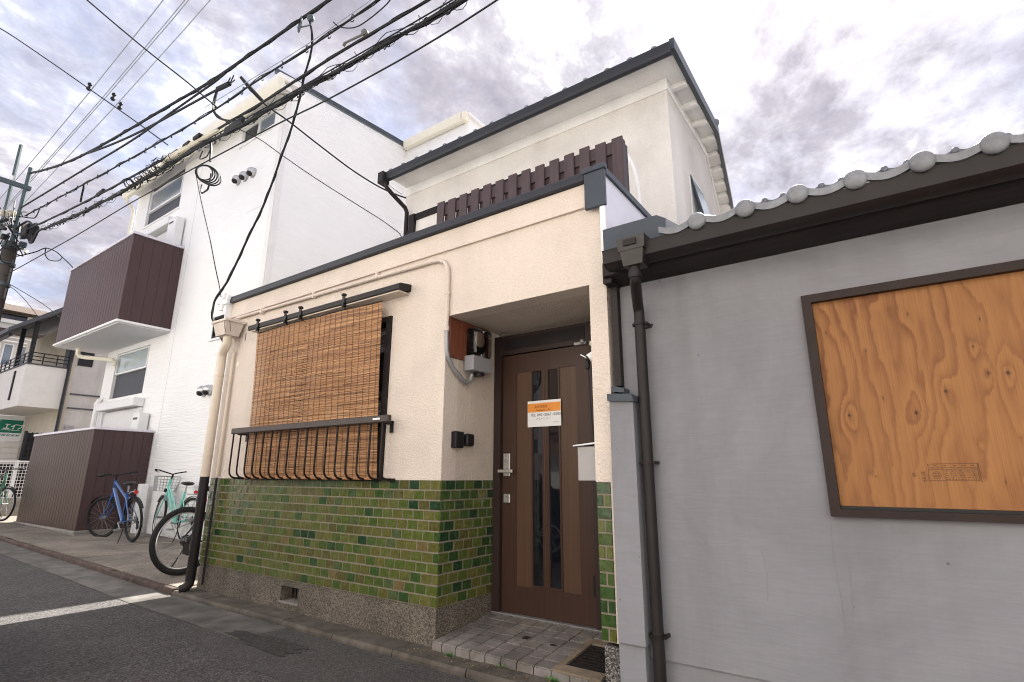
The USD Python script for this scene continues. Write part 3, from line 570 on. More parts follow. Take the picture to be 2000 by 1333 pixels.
MB().prism(gut, 'x', -2.47, 1.455).build(H, 'gutter', 'coping_navy')
for x in np.arange(-2.3, 1.4, .46): MB().tube([(x, 1.36, 5.0), (x, 1.44, 5.045), (x, 1.46, 5.07)], .006, 5).build(H, 'gutter_bracket', 'gutter_brown')
SE = MB()
for (xa, ya), (xb, yb) in (((1.441, 1.40), (1.441, 2.98)), ((1.441, 2.98), (1.151, 4.95))):
    SE.hull([(xa, ya, 5.01), (xa+.045, ya, 5.01), (xa, ya, 5.13), (xa+.045, ya, 5.13), (xb, yb, 5.01), (xb+.045, yb, 5.01), (xb, yb, 5.13), (xb+.045, yb, 5.13)])
SE.build(H, 'side_fascia', 'slate_metal')
ridge = MB().hull([(-2.5, 1.42, 5.11), (1.46, 1.42, 5.11), (1.46, 2.98, 5.13), (1.15, 4.95, 5.13), (1.05, 5.8, 5.13), (-2.5, 5.8, 5.13), (-2.5, 3.6, 5.75), (-.4, 3.6, 5.75)])
R2 = ridge.build(H, 'roof', 'roof_tile_grey')
for k in range(16):
    x = -2.42+k*.247
    MB().ball((x, 1.425, 5.105), .040, 2, (1, .9, 1)).cyl((x, 1.42, 5.105), (x, 2.2, 5.40), .036, 10).build(R2, 'roof_tile', 'roof_tile_grey')
MB().ball((1.475, 2.95, 5.15), .035, 2, (1, 1, 1.4)).build(R2, 'roof_tile', 'roof_tile_grey')
# upper hopper and its downpipe
MB().box(-2.545, -2.435, 1.30, 1.43, 4.90, 5.07, .012).build(H, 'upper_hopper', 'gutter_brown')
MB().tube([(-2.455, 1.37, 4.92), (-2.45, 1.39, 4.86), (-2.43, 1.46, 4.80), (-2.405, 1.70, 4.68), (-2.40, 1.735, 4.62), (-2.40, 1.735, 4.4), (-2.40, 1.735, 2.6)], .030, 10).build(H, 'upper_downpipe', 'gutter_brown')
MB().tube([(-2.56, 1.5, 5.0), (-2.51, 1.72, 4.93)], .007, 5).build(H, 'cable_stay', 'grey_metal')
# balustrade frame and plank fence on the balcony
MB().box(-2.33, -.45, 1.74, 1.79, 4.46, 4.55).box(-2.34, -2.24, 1.72, 1.79, 2.62, 4.55).build(H, 'sash_frame', 'bronze')
MB().box(-2.24, -.45, 1.765, 1.795, 2.62, 4.46).build(H, 'sash_panel', 'upper_cream')
FN = thing('plank_fence', 'dark plum plank fence standing along the balcony parapet', 'fence', (.4, .35, 2.62))
for k in range(14):
    x = -.475+k*.1335; h = 3.515 if k < 12 else 3.50
    MB().box(x, x+.085, .335, .353, 2.64, h+random.uniform(-.006, .006), .003).build(FN, 'plank', 'fence_plum')
for k in range(13):
    x = -.475+k*.1335+.07
    MB().box(x, x+.082, .372, .386, 2.64, 3.41+random.uniform(-.004, .004)).build(FN, 'plank', 'fence_plum')
for z, h in ((2.9, .08), (3.385, .10)): MB().box(-.47, 1.32, .3535, .3715, z, z+h).build(FN, 'rail', 'fence_plum')
MB().box(1.322, 1.340, .3535, .405, 2.64, 3.49, .003).build(FN, 'plank', 'fence_plum')
MB().box(1.305, 1.336, .41, .45, 2.64, 3.47).build(FN, 'post', 'bronze')
# pale hose from the upper wall
MB().tube(spline([(.74, 1.79, 4.42), (.79, 1.68, 4.38), (.84, 1.62, 4.28), (.90, 1.6, 4.16), (.945, 1.6, 4.02), (.968, 1.6, 3.88), (.982, 1.6, 3.70), (.978, 1.6, 3.5), (.97, 1.6, 2.7)]), .017, 10).build(H, 'duct', 'white_paint', 'pale flexible duct running down beside the plank fence')
SW = MB().tube([(1.266, 2.34, 4.24), (1.266, 2.84, 4.24)], .012, 6).box(1.2645, 1.272, 2.36, 2.84, 3.72, 4.24).build(H, 'side_window', 'frieze_white')
MB().hull([(1.268, 2.39, 4.23), (1.268, 2.84, 4.23), (1.362, 2.39, 3.76), (1.362, 2.84, 3.76), (1.274, 2.39, 4.235), (1.274, 2.84, 4.235), (1.368, 2.39, 3.765), (1.368, 2.84, 3.765)]).build(SW, 'pane', 'blue_glass')
MB().tube([(1.271, 2.385, 4.235), (1.365, 2.385, 3.76)], .011, 6).build(SW, 'sash', 'slate_metal')
# service bracket with porcelain at the left end of the parapet
SB = thing('service_bracket', 'white porcelain service insulators on a bracket at the left end of the parapet', 'insulator', (-3.27, -.05, 2.8))
MB().box(-3.262, -3.25, -.09, .0, 2.72, 3.06).box(-3.30, -3.22, -.10, -.07, 2.95, 2.985).build(SB, 'bracket', 'white_paint')
for x, z in ((-3.33, 2.98), (-3.28, 2.90), (-3.25, 3.03)): MB().cyl((x, -.12, z-.03), (x, -.12, z+.03), .024, 12).ball((x, -.12, z+.03), .028, 1).build(SB, 'insulator', 'white_paint')

# door
D = thing('front_door', 'brown entrance door with two narrow dark glass strips in the recessed porch', 'door', (.47, YD, .1))
fr = MB().box(0.002, .068, YD-.03, YD+.06, .10, 2.225).box(.878, .93, YD-.03, YD+.06, .10, 2.225).box(.068, .878, YD-.02, YD+.06, 2.062, 2.225)
DF = fr.build(D, 'frame', 'door_frame')
MB().box(.10, .85, YD-.024, YD-.0205, 2.10, 2.20).build(DF, 'transom_panel', 'transom_dark')
MB().box(.0, .93, YD-.035, YD+.02, .075, .105).build(DF, 'threshold', 'grey_metal')
MB().box(.93, RW, YD-.01, YD+.06, .0, ZR).build(D, 'side_panel', 'door_frame')
leaf = sbox(.074, .108, .872, 2.056).difference(sbox(.359, .315, .446, 1.90)).difference(sbox(.506, .315, .595, 1.90)).difference(sbox(.205, .295, .345, 1.905)).difference(sbox(.609, .295, .752, 1.905))
LF = MB().prism(leaf, 'y', YD, YD+.04).build(D, 'leaf', 'door_brown')
MB().box(.205, .345, YD+.007, YD+.012, .295, 1.905).build(LF, 'panel', 'door_panel'); MB().box(.609, .752, YD+.007, YD+.012, .295, 1.905).build(LF, 'panel', 'door_panel')
for x in (.468, .484): MB().box(x-.003, x+.003, YD-.004, YD, .315, 1.90).build(LF, 'bead', 'door_panel')
MB().box(.359, .446, YD+.012, YD+.018, .315, 1.90).build(LF, 'pane', 'dark_glass'); MB().box(.506, .595, YD+.012, YD+.018, .315, 1.90).build(LF, 'pane', 'dark_glass')
MB().box(.09, .150, YD-.014, YD, 1.085, 1.262, .003).build(LF, 'handle_plate', 'brushed_steel')
MB().box(.070, .208, YD-.062, YD-.045, 1.112, 1.136, .003).cyl((.12, YD-.05, 1.124), (.12, YD, 1.124), .010, 10).build(LF, 'lever', 'brushed_steel')
MB().cyl((.12, YD-.019, 1.205), (.12, YD-.013, 1.205), .018, 14).box(.112, .128, YD-.017, YD-.013, 1.235, 1.247).build(LF, 'keyhole', 'grey_metal')
MB().box(.092, .152, YD-.012, YD, .885, .952, .003).build(LF, 'lock_plate', 'brushed_steel'); MB().cyl((.122, YD-.016, .918), (.122, YD-.011, .918), .017, 14).build(LF, 'keyhole', 'grey_metal')
MB().box(.855, .88, YD-.022, YD+.0, .30, .43, .002).build(LF, 'hinge', 'bronze')
MB().box(.76, .86, YD-.03, YD-.001, 2.055, 2.075).ball((.835, YD-.035, 2.075), .02, 1).build(DF, 'door_closer', 'grey_metal')
# notice on the door
N = thing('door_notice', 'white notice with orange heading taped to the brown door', 'notice', (.47, YD-.004, 1.46))
ny = YD-.0065
MB().box(.320, .622, ny, ny+.002, 1.458, 1.660).build(N, 'sheet', 'paper')
MB().box(.322, .620, ny-.0008, ny-.0002, 1.571, 1.640).build(N, 'heading_band', 'ink_orange')
def lettering(parent, name, text, x, z, h, y, mat, bold=False, rot=0.0, depth=.0006, flip=False):
    m = meshkit.text_mesh(text, h, depth, bold); v = np.array(m.vertices); c, s_ = math.cos(rot), math.sin(rot)
    q = np.stack([x+v[:, 0]*c-v[:, 1]*s_, y-v[:, 2], z+v[:, 0]*s_+v[:, 1]*c], 1)
    return put(parent, name, (q, np.array(m.faces)), mat, smooth=False)
def strokes(parent, name, segs, y, r, mat):
    mb = MB()
    for (a, b) in segs:
        a, b = np.array(a, float), np.array(b, float); d = b-a; d /= np.linalg.norm(d)+1e-9; nrm = np.array([-d[1], d[0]])*r
        pts = [a-nrm-d*r*.5, a+nrm-d*r*.5, b-nrm+d*r*.5, b+nrm+d*r*.5]
        mb.hull([(p[0], y, p[1]) for p in pts]+[(p[0], y-.0006, p[1]) for p in pts])
    return mb.build(parent, name, mat, smooth=False)
kanji = [[((.5, 1), (.5, .85)), ((.1, .82), (.9, .82)), ((.1, .82), (.1, .68)), ((.9, .82), (.9, .68)), ((.3, .6), (.15, .1)), ((.2, .4), (.2, .0)), ((.4, .62), (.9, .62)), ((.45, .45), (.85, .45)), ((.45, .45), (.45, .05)), ((.85, .45), (.85, .05)), ((.45, .25), (.85, .25)), ((.45, .05), (.85, .05))],
         [((.15, .9), (.25, .8)), ((.1, .6), (.2, .5)), ((.1, .05), (.25, .35)), ((.4, .85), (.9, .85)), ((.65, 1), (.65, .85)), ((.4, .6), (.9, .6)), ((.4, .6), (.4, .1)), ((.9, .6), (.9, .1)), ((.4, .35), (.9, .35)), ((.4, .1), (.9, .1))],
         [((.25, .95), (.25, .05)), ((.05, .75), (.45, .75)), ((.05, .4), (.45, .4)), ((.6, .95), (.5, .7)), ((.55, .8), (.95, .8)), ((.6, .55), (.6, .1)), ((.5, .45), (.95, .45)), ((.95, .45), (.9, .1)), ((.6, .1), (.95, .1))],
         [((.1, .95), (.4, .95)), ((.05, .75), (.45, .75)), ((.1, .55), (.4, .55)), ((.1, .35), (.4, .35)), ((.1, .35), (.1, .05)), ((.4, .35), (.4, .05)), ((.1, .05), (.4, .05)), ((.6, .9), (.85, .9)), ((.6, .9), (.55, .6)), ((.55, .5), (.9, .5)), ((.6, .45), (.95, .02)), ((.9, .5), (.5, .02))],
         [((.1, .85), (.9, .85)), ((.5, 1), (.5, .4)), ((.2, .65), (.8, .65)), ((.15, .4), (.85, .4)), ((.35, .4), (.15, .02)), ((.6, .4), (.7, .05)), ((.7, .05), (.92, .08))]]
for i, gl in enumerate(kanji):
    o = np.array([.385+i*.0245, 1.603]); strokes(N, 'letter', [(o+np.array(a)*.021, o+np.array(b)*.021) for a, b in gl], ny-.0010, .0011, 'ink_brown')
lettering(N, 'lettering', 'Furumachi 1-98', .400, 1.580, .012, ny-.001, 'ink_brown', True)
lettering(N, 'lettering', 'TEL: 090-3867-0580', .347, 1.540, .0185, ny-.0004, 'ink_dark', True)
strokes(N, 'letter', [((.40+i*.011+random.uniform(0, .004), 1.512+random.uniform(0, .014)), (.406+i*.011, 1.512+random.uniform(0, .014))) for i in range(12)], ny-.0004, .0013, 'ink_dark')
strokes(N, 'letter', [((.555+i*.007, 1.485+random.uniform(0, .008)), (.559+i*.007, 1.485+random.uniform(0, .008))) for i in range(7)], ny-.0004, .0010, 'ink_dark')

# things in the porch
EM = thing('electricity_meter', 'round dial meter under a clear cover on a reddish timber board in the porch', 'electric meter', (.0, .27, 1.9))
MB().box(.003, .022, .022, .500, 1.955, 2.262, .003).build(EM, 'backboard', 'timber_red')
MB().box(.023, .115, .19, .43, 1.87, 1.99, .006).build(EM, 'terminal_cover', 'meter_grey')
MB().cyl((.023, .30, 2.10), (.085, .30, 2.10), .085, 22).build(EM, 'meter_body', 'black_plastic')
MB().cyl((.086, .30, 2.125), (.092, .30, 2.125), .055, 22).box(.086, .091, .26, .35, 2.13, 2.19).build(EM, 'dial', 'dial_cream')
MB().box(.0235, .125, .20, .42, 1.992, 2.215, .018).build(EM, 'glass_cover', 'meter_glass')
MB().cyl((.06, .33, 1.87), (.06, .33, 1.845), .045, 14).build(EM, 'cable_gland', 'black_plastic')
MB().box(.0, .050, .09, .185, 1.285, 1.405, .006).build(thing('intercom', 'black door intercom, the larger left one of two boxes beside the door', 'intercom', (.0, .14, 1.28)), 'case', 'black_plastic')
kb = thing('key_box', 'small black key box to the right of the intercom', 'key box', (.0, .27, 1.3))
MB().box(.0, .045, .225, .315, 1.305, 1.395, .010).build(kb, 'case', 'black_plastic'); MB().box(.045, .049, .24, .30, 1.33, 1.36).build(kb, 'dial', 'bronze')
MBX = thing('mailbox', 'pale grey metal mailbox fixed inside the right porch pillar', 'mailbox', (1.13, .12, 1.06))
MB().box(1.065, 1.205, .05, .27, 1.06, 1.262, .004).build(MBX, 'case', 'grey_box'); MB().hull([(1.045, .03, 1.270), (1.206, .03, 1.285), (1.045, .30, 1.270), (1.206, .30, 1.285), (1.045, .03, 1.263), (1.206, .03, 1.275), (1.045, .3, 1.263), (1.206, .3, 1.275)]).build(MBX, 'lid', 'lilac_metal')
CM = thing('security_camera', 'small white tube camera with black face on the right porch pillar', 'camera', (1.19, .08, 1.8))
MB().box(1.182, 1.207, .05, .10, 1.79, 1.98, .004).box(1.165, 1.207, .055, .095, 1.885, 1.915, .004).build(CM, 'mount', 'old_cream_metal')
MB().cyl((1.155, .06, 1.80), (1.20, .09, 1.835), .030, 18).build(CM, 'body', 'white_paint'); MB().cyl((1.148, .055, 1.795), (1.156, .06, 1.80), .027, 18).box(1.135, 1.16, .045, .07, 1.735, 1.79, .004).build(CM, 'lens_hood', 'black_plastic')
MB().tube([(1.155, .06, 1.80), (1.135, .04, 1.815), (1.115, .03, 1.828)], .004, 6).build(CM, 'aerial', 'white_paint')
MB().tube([(1.15, .065, 1.74), (1.152, .07, 1.6), (1.155, .08, 1.40), (1.16, .10, 1.27)], .003, 5).build(CM, 'lead', 'cable_black')
# porch floor
PF = thing('porch_floor', 'grey porch step of square tiles with dark joints', None, (.6, .3, 0), kind='structure')
def PZ(y): return .102-.095*(YD-y)
PYF = -.03
MB().hull([(0.0, PYF+.006, -.03), (1.21, PYF+.006, -.03), (0.0, YD, -.03), (1.21, YD, -.03), (0, PYF+.006, PZ(PYF)-.008), (1.21, PYF+.006, PZ(PYF)-.008), (0, YD, PZ(YD)-.008), (1.21, YD, PZ(YD)-.008)]).build(PF, 'bed', 'porch_joint')
px = [0.002, .087]+[.087+.1172*k for k in range(1, 10)]
ry = [PYF, .072, .175, .278, .381, .484, .587, .635]
for i in range(len(px)-1):
    for j in range(len(ry)-1):
        x0, x1, y0, y1 = px[i]+.0045, min(px[i+1]-.0045, 1.205), ry[j]+.0065, ry[j+1]-.0065
        if x0 > .90 and y0 < .46: continue
        if x0 > 1.19: continue
        k = int(rng.choice([0, 1, 2, 3], p=[.35, .3, .2, .15])); dz = random.uniform(-.0015, .0015)
        pts = [(x, y, z) for x in (x0, x1) for y in (y0, y1) for z in (PZ(y)-.012, PZ(y)+dz)]
        MB().hull(pts).build(PF, 'floor_tile', f'porch_tile_{k}', smooth=False)
    x0, x1 = px[i]+.004, min(px[i+1]-.003, 1.205)
    if x0 < 1.19: MB().box(x0, x1, PYF-.003, PYF+.012, -.020, PZ(PYF)-.006).build(PF, 'edge_tile', f'porch_tile_{int(rng.integers(4))}', smooth=False)
for x, y in ((.52, .30), (.74, .28)):
    MB().hull([(x+a, y+b, PZ(y+b)+c) for a in (-.022, .022) for b in (-.022, .022) for c in (-.002, .0012)]).build(PF, 'stain_patch', 'pit_black', 'dark square patch on the porch tiles')
GP = thing('drain_pit', 'dark grated pit in a worn concrete frame at the foot of the porch pillar', 'drain', (1.08, .2, .03))
fz = lambda y: PZ(y)+.001
def pit(x0, x1, y0, y1, a, b): return [(x, y, fz(y)+z) for x in (x0, x1) for y in (y0, y1) for z in (a, b)]
for q in ((.905, .945, -.025, .46), (.945, 1.206, -.025, .055), (.945, 1.206, .40, .46)): MB().hull(pit(*q, -.03, .004)).build(GP, 'frame', 'pit_frame', smooth=False)
MB().hull(pit(.945, 1.206, .055, .40, -.02, -.009)).build(GP, 'pit', 'pit_black', smooth=False)
for k in range(9): MB().hull(pit(.95, 1.2, .07+k*.037, .082+k*.037, -.01, -.002)).build(GP, 'grate_bar', 'bronze', smooth=False)
# weeds and dead leaves in the kerb joint
wd = MB()
for (cx, cy, n_) in ((.19, -.075, 26), (.93, -.06, 34), (.6, -.05, 8), (1.05, -.12, 10)):
    for _ in range(n_):
        a = random.uniform(0, 6.28); L = random.uniform(.010, .026); b = np.array([cx+random.gauss(0, .02), cy+random.gauss(0, .008), -.004])
        t = b+np.array([math.cos(a)*L, math.sin(a)*L, random.uniform(.006, .022)]); s_ = np.array([-math.sin(a), math.cos(a), 0])*L*.3
        wd.add((np.array([b, (b+t)/2+s_, t, (b+t)/2-s_]), np.array([(0, 1, 2), (0, 2, 3)])))
wd.build(None, 'weeds', 'leaf_weed', 'tiny green weeds in the kerb joint below the porch', 'stuff', False, cat='weeds')
lv = MB()
for _ in range(90):
    x = random.uniform(-.2, 1.2); y = random.uniform(-.17, -.04); a = random.uniform(0, 6.28); L = random.uniform(.004, .013)
    d = np.array([math.cos(a), math.sin(a), random.uniform(-.2, .5)])*L; s_ = np.array([-math.sin(a), math.cos(a), 0])*L*.5; b = np.array([x, y, -.004])
    lv.add((np.array([b-d, b+s_, b+d, b-s_])+[0, 0, .004], np.array([(0, 1, 2), (0, 2, 3)])))
lv.build(None, 'leaf_litter', 'dead_leaf', 'dry leaf scraps on the kerb below the porch', 'stuff', False, cat='leaves')

# ------------------------------------------------------------------ grey house on the right
YW = .05
GH = thing('grey_house', 'low grey mortar house with brown eaves, grey roof tiles and a boarded window', 'house', (3, .05, 0))
wx0, wx1, wz0, wz1 = 2.366, 4.1, .914, 1.967
MB().prism(sbox(1.38, .178, 7.0, 2.26).difference(sbox(wx0+.02, wz0+.02, wx1, wz1-.02)), 'y', YW, YW+.15).box(1.335, 1.38, YW+.02, YW+.15, -.1, 2.5).box(1.38, 7, .22, .3, 0, 2.3).build(GH, 'wall', 'grey_mortar')
MB().box(1.47, 7, YW+.012, YW+.16, -.1, .176).build(GH, 'plinth', 'grey_mortar')
MB().prism([(.052, 2.223), (-.10, 2.243), (-.115, 2.252), (-.115, 2.275), (-.125, 2.30), (-.12, 2.335), (.052, 2.335)], 'x', 1.36, 7).build(GH, 'fascia', 'fascia_brown')
gp = [(-.128, 2.262), (-.16, 2.247), (-.22, 2.247), (-.252, 2.268), (-.258, 2.333), (-.264, 2.345), (-.245, 2.345), (-.24, 2.28), (-.215, 2.262), (-.165, 2.262), (-.135, 2.28), (-.128, 2.33)]
MB().prism(gp, 'x', 1.425, 7).build(GH, 'gutter', 'gutter_brown')
MB().box(1.345, 1.40, -.09, .04, 2.215, 2.34).box(1.352, 1.392, .0, .045, 1.60, 2.215).build(GH, 'corner_board', 'fascia_brown')
MB().hull([(1.345, -.03, 1.60), (1.42, -.03, 1.58), (1.345, .06, 1.60), (1.42, .06, 1.58), (1.345, -.03, 1.565), (1.42, -.03, 1.555), (1.345, .06, 1.565), (1.42, .06, 1.555)]).build(GH, 'flashing', 'slate_metal')
# hopper and downpipe
GHP = MB().hull(frus(1.612, -.23, 2.215, 2.30, .055, .045, .068, .058)).hull(frus(1.612, -.23, 2.30, 2.375, .075, .062, .082, .066)).build(GH, 'rain_hopper', 'brown_pipe_box')
MB().hull([(1.57, -.302, 2.36), (1.645, -.302, 2.36), (1.57, -.302, 2.325), (1.645, -.302, 2.325), (1.57, -.295, 2.36), (1.645, -.295, 2.36), (1.57, -.295, 2.325), (1.645, -.295, 2.325)]).build(GHP, 'reflection_panel', 'gutter_brown')
MB().tube([(1.605, -.23, 2.22), (1.605, -.23, 2.16), (1.60, -.22, 2.13), (1.535, -.035, 2.06), (1.53, -.01, 2.02), (1.53, -.01, 1.95), (1.53, -.01, .10), (1.53, -.02, .06), (1.54, -.05, .02)], .031, 14).build(GHP, 'downpipe', 'gutter_brown')
MB().cyl((1.605, -.23, 2.19), (1.605, -.23, 2.15), .037, 14).build(GHP, 'pipe_collar', 'gutter_brown')
for z in (.30, 1.16, 1.95): MB().box(1.487, 1.573, -.02, -.010, z-.008, z+.008).box(1.485, 1.497, -.012, .05, z-.008, z+.008).box(1.563, 1.575, -.012, .05, z-.008, z+.008).cyl((1.53, -.01, z-.008), (1.53, -.01, z+.008), .0365, 14).build(GHP, 'pipe_clip', 'bronze')
MB().tube([(1.555, -.01, 1.92), (1.60, -.012, 1.922), (1.605, -.012, 1.94)], .006, 6).build(GHP, 'spare_hook', 'bronze')
# round capped eave tiles
CW = .2335; X0 = 1.971
for k in range(-1, 22):
    cx = X0+k*CW+random.uniform(-.003, .003)
    if cx > 6.9: break
    tl = MB()
    # sagging face of the pan tile between two caps, and the pan running up the slope
    n_ = 9; top, bot = [], []
    for i in range(n_):
        t = i/(n_-1); x = cx+.03+t*(CW-.06); sag = -.026*math.sin(math.pi*t)
        top.append((x, 2.399+sag)); bot.append((x, 2.399+sag-.036))
    if cx+CW > 1.9:
        tl.prism(top+bot[::-1], 'y', -.272, -.252)
        P0 = np.array([(x, -.255, z) for x, z in top]); P1 = P0+np.array([0, 2.6, 1.0])
        v = np.vstack([P0, P1, P0-[0, 0, .02], P1-[0, 0, .02]]); f = []
        for i in range(n_-1): f += [(i, i+1, n_+i+1), (i, n_+i+1, n_+i)]
        tl.add((v, np.array(f)))
        tl.build(GH, 'pan_tile', 'roof_tile_grey')
    if cx > 1.9:
        c = MB().ball((cx, -.270+random.uniform(-.004, .004), 2.374+random.uniform(-.003, .003)), .0465, 3, (1, .55, 1)).cyl((cx, -.262, 2.374), (cx, .3, 2.60), .040, 16)
        c.build(GH, 'cap_tile', 'roof_tile_grey')
MB().hull([(1.78, -.24, 2.31), (7, -.24, 2.31), (1.78, 2.3, 3.27), (7, 2.3, 3.27), (1.78, -.24, 2.29), (7, -.24, 2.29), (1.78, 2.3, 2.3), (7, 2.3, 2.3)]).build(GH, 'roof_deck', 'roof_tile_dark')
MB().hull([(1.385, -.15, 2.36), (1.765, -.15, 2.36), (1.385, -.15, 2.535), (1.72, -.15, 2.535), (1.765, -.13, 2.51), (1.385, .6, 2.72), (1.72, .6, 2.72), (1.385, .6, 2.4), (1.765, .6, 2.4)]).build(GH, 'verge_flashing', 'slate_metal')
MB().hull([(1.39, -.172, 2.352), (1.775, -.172, 2.352), (1.39, -.172, 2.365), (1.775, -.172, 2.365), (1.39, -.13, 2.352), (1.775, -.13, 2.352), (1.39, -.13, 2.365), (1.775, -.13, 2.365)]).build(GH, 'verge_lip', 'slate_metal')
MB().box(1.47, 1.68, .02, .16, 2.56, 2.60, .006).build(GH, 'ridge_vent', 'white_paint')
# wing pier between the two houses
PR = MB().hull([(1.33, -.05, .25), (1.478, -.05, .25), (1.33, .05, .25), (1.478, .05, .25), (1.335, -.05, 1.515), (1.478, -.05, 1.505), (1.335, .05, 1.515), (1.478, .05, 1.505)]).build(GH, 'wing_pier', 'grey_mortar')
MB().box(1.326, 1.468, -.035, .06, -.1, .249).build(PR, 'pier_foot', 'grey_mortar')
MB().hull([(1.332, -.072, 1.508), (1.492, -.072, 1.495), (1.332, -.072, 1.548), (1.478, -.072, 1.538), (1.497, -.04, 1.525), (1.497, .049, 1.525), (1.497, .049, 1.495), (1.332, .049, 1.548), (1.332, .049, 1.508)]).build(PR, 'pier_cap', 'slate_metal')
# boarded window
WN = T(GH.path, GH.loc)
f1 = MB().box(wx0, wx0+.042, YW-.03, YW+.06, wz0, wz1).box(wx0+.042, wx1, YW-.03, YW+.06, wz1-.040, wz1).box(wx0+.042, wx1, YW-.03, YW+.06, wz0, wz0+.032)
BW = f1.build(GH, 'boarded_window', 'dark_wood_frame')
MB().box(wx0+.042, wx1, YW-.012, YW+.04, wz0+.032, wz0+.046).build(BW, 'sill_track', 'black_plastic')
bx0, bx1, bz0, bz1 = wx0+.0425, wx1, wz0+.0465, wz1-.0405
nx, nz = 330, 300
gx, gz = np.meshgrid(np.linspace(bx0, bx1, nx), np.linspace(bz0, bz1, nz), indexing='ij')
# knots and pitch marks, placed as on the board: (x, z, size)
KN = [(2.495, 1.365, .010), (2.86, 1.447, .011), (2.745, 1.362, .012), (2.635, 1.435, .006), (3.07, 1.505, .012), (3.01, 1.51, .009), (2.98, 1.63, .007), (2.78, 1.81, .006), (3.02, 1.745, .006), (2.45, 1.77, .006), (2.60, 1.66, .004), (2.56, 1.09, .005), (2.99, 1.07, .004), (3.13, 1.27, .006), (2.93, 1.22, .004), (3.5, 1.4, .01), (3.8, 1.7, .01)]
def nz3(sx_, sz_, seed, oct=4): return meshkit.fbm(np.stack([gx*sx_, np.full_like(gx, seed*1.7), gz*sz_], -1), oct, seed)
h = gx*3.2+2.5*nz3(2.9, .62, 3)+.95*nz3(8.5, 1.7, 9)+.28*nz3(26, 6, 5)+.05*nz3(90, 14, 6)
dark = np.zeros_like(gx)
for (kx, kz, s_) in KN:
    dx, dz = gx-kx, (gz-kz)*.42; r = np.sqrt(dx*dx+dz*dz); S = s_*3.4
    h += (.42 if s_ > .008 else .10)*np.exp(-(r/S)**2)*np.sign(np.sin(kx*91))
    rr = np.sqrt(dx*dx+((gz-kz)*.7)**2); dark = np.maximum(dark, np.exp(-(rr/(s_*.62))**4)); dark = np.maximum(dark, .65*np.exp(-(dx/(s_*.35))**2-((gz-kz)/(s_*2.2))**2))
ph = (h*3.3+.15*nz3(60, 9, 8)) % 1.0
band = np.where(ph < .86, (ph/.86)**2.0, ((1-ph)/.14))      # early wood to late wood, with a sharp edge
fine = nz3(190, 2.5, 21, 2)
tone = np.clip(band*np.clip(2.2*nz3(3.5, .9, 14)-.45, .12, 1)*(.75+.5*nz3(40, 5, 17))+.3*(nz3(1.6, 1.3, 31)-.5)+.35*(fine-.5)+.12, 0, 1)
light, late, knot = np.array([.305, .138, .047]), np.array([.165, .059, .019]), np.array([.045, .016, .008])
col = light+(late-light)*tone[..., None]; col = col*(.9+.25*nz3(.9, .9, 41)[..., None]); col = col+(knot-col)*np.clip(dark, 0, 1)[..., None]
vv = np.stack([gx, np.full_like(gx, YW+.004), gz], -1).reshape(-1, 3); ii = np.arange(nx*nz).reshape(nx, nz)
q = np.stack([ii[:-1, :-1], ii[1:, :-1], ii[1:, 1:], ii[:-1, 1:]], -1).reshape(-1, 4)
PB = put(BW, 'plywood_board', (vv, np.vstack([q[:, [0, 1, 2]], q[:, [0, 2, 3]]])), 'plywood', smooth=True, colors=col.reshape(-1, 3))
# printed grade stamp on the board
SY = YW+.0030
def bar(mb, x0, z0, x1, z1, w):
    a, b = np.array([x0, z0]), np.array([x1, z1]); d = (b-a)/np.linalg.norm(b-a); nn = np.array([-d[1], d[0]])*w/2
    mb.hull([(p[0], y, p[1]) for p in (a-nn, a+nn, b-nn, b+nn) for y in (SY, SY+.0006)])
st = MB()
for a in (((2.751, 1.142), (2.916, 1.144)), ((2.751, 1.142), (2.751, 1.127)), ((2.753, 1.126), (2.914, 1.127)), ((2.751, 1.120), (2.912, 1.121)), ((2.751, 1.120), (2.746, 1.074)), ((2.746, 1.074), (2.911, 1.074)), ((2.912, 1.121), (2.911, 1.074)), ((2.916, 1.144), (2.917, 1.070)), ((2.9135, 1.127), (2.9145, 1.144))): bar(st, *a[0], *a[1], .0016)
for r in range(5):
    x = 2.805
    while x < 2.902:
        w_ = random.uniform(.003, .012); bar(st, x, 1.113-r*.0085, min(x+w_, 2.904), 1.113-r*.0085+random.uniform(-.0006, .0006), random.choice([.0018, .0026])); x += w_+random.uniform(.002, .005)
for t in ((2.77, .009), (2.80, .012), (2.835, .010), (2.862, .014), (2.89, .012)): bar(st, t[0], 1.135, t[0]+t[1], 1.135, .0022)
for k in range(14):
    a0, a1 = k*2*math.pi/14, (k+1)*2*math.pi/14; bar(st, 2.776+.014*math.cos(a0), 1.096+.014*math.sin(a0), 2.776+.014*math.cos(a1), 1.096+.014*math.sin(a1), .0014)
for z in (1.102, 1.096, 1.090): bar(st, 2.767, z, 2.786, z, .0016)
st.build(BW, 'grade_stamp', 'stamp_ink', smooth=False)
lettering(BW, 'lettering', '60.JE', 2.737, 1.068, .012, SY, 'stamp_ink', False, math.pi/2)
lettering(BW, 'lettering', '15', 2.703, 1.088, .011, SY, 'stamp_ink', False, math.pi/2)
def crack(x, z0, z1, amp, seed):
    r_ = random.Random(seed); pts = []; n = 26
    for i in range(n+1):
        x += r_.uniform(-amp, amp); pts.append((x, YW-.0004, z0+(z1-z0)*i/n))
    MB().tube(pts, .0006, 4).build(GH, 'hairline_crack', 'grey_metal')
crack(2.36, .90, .42, .004, 3); crack(2.05, .74, .52, .004, 5); crack(2.41, .70, .50, .003, 8)
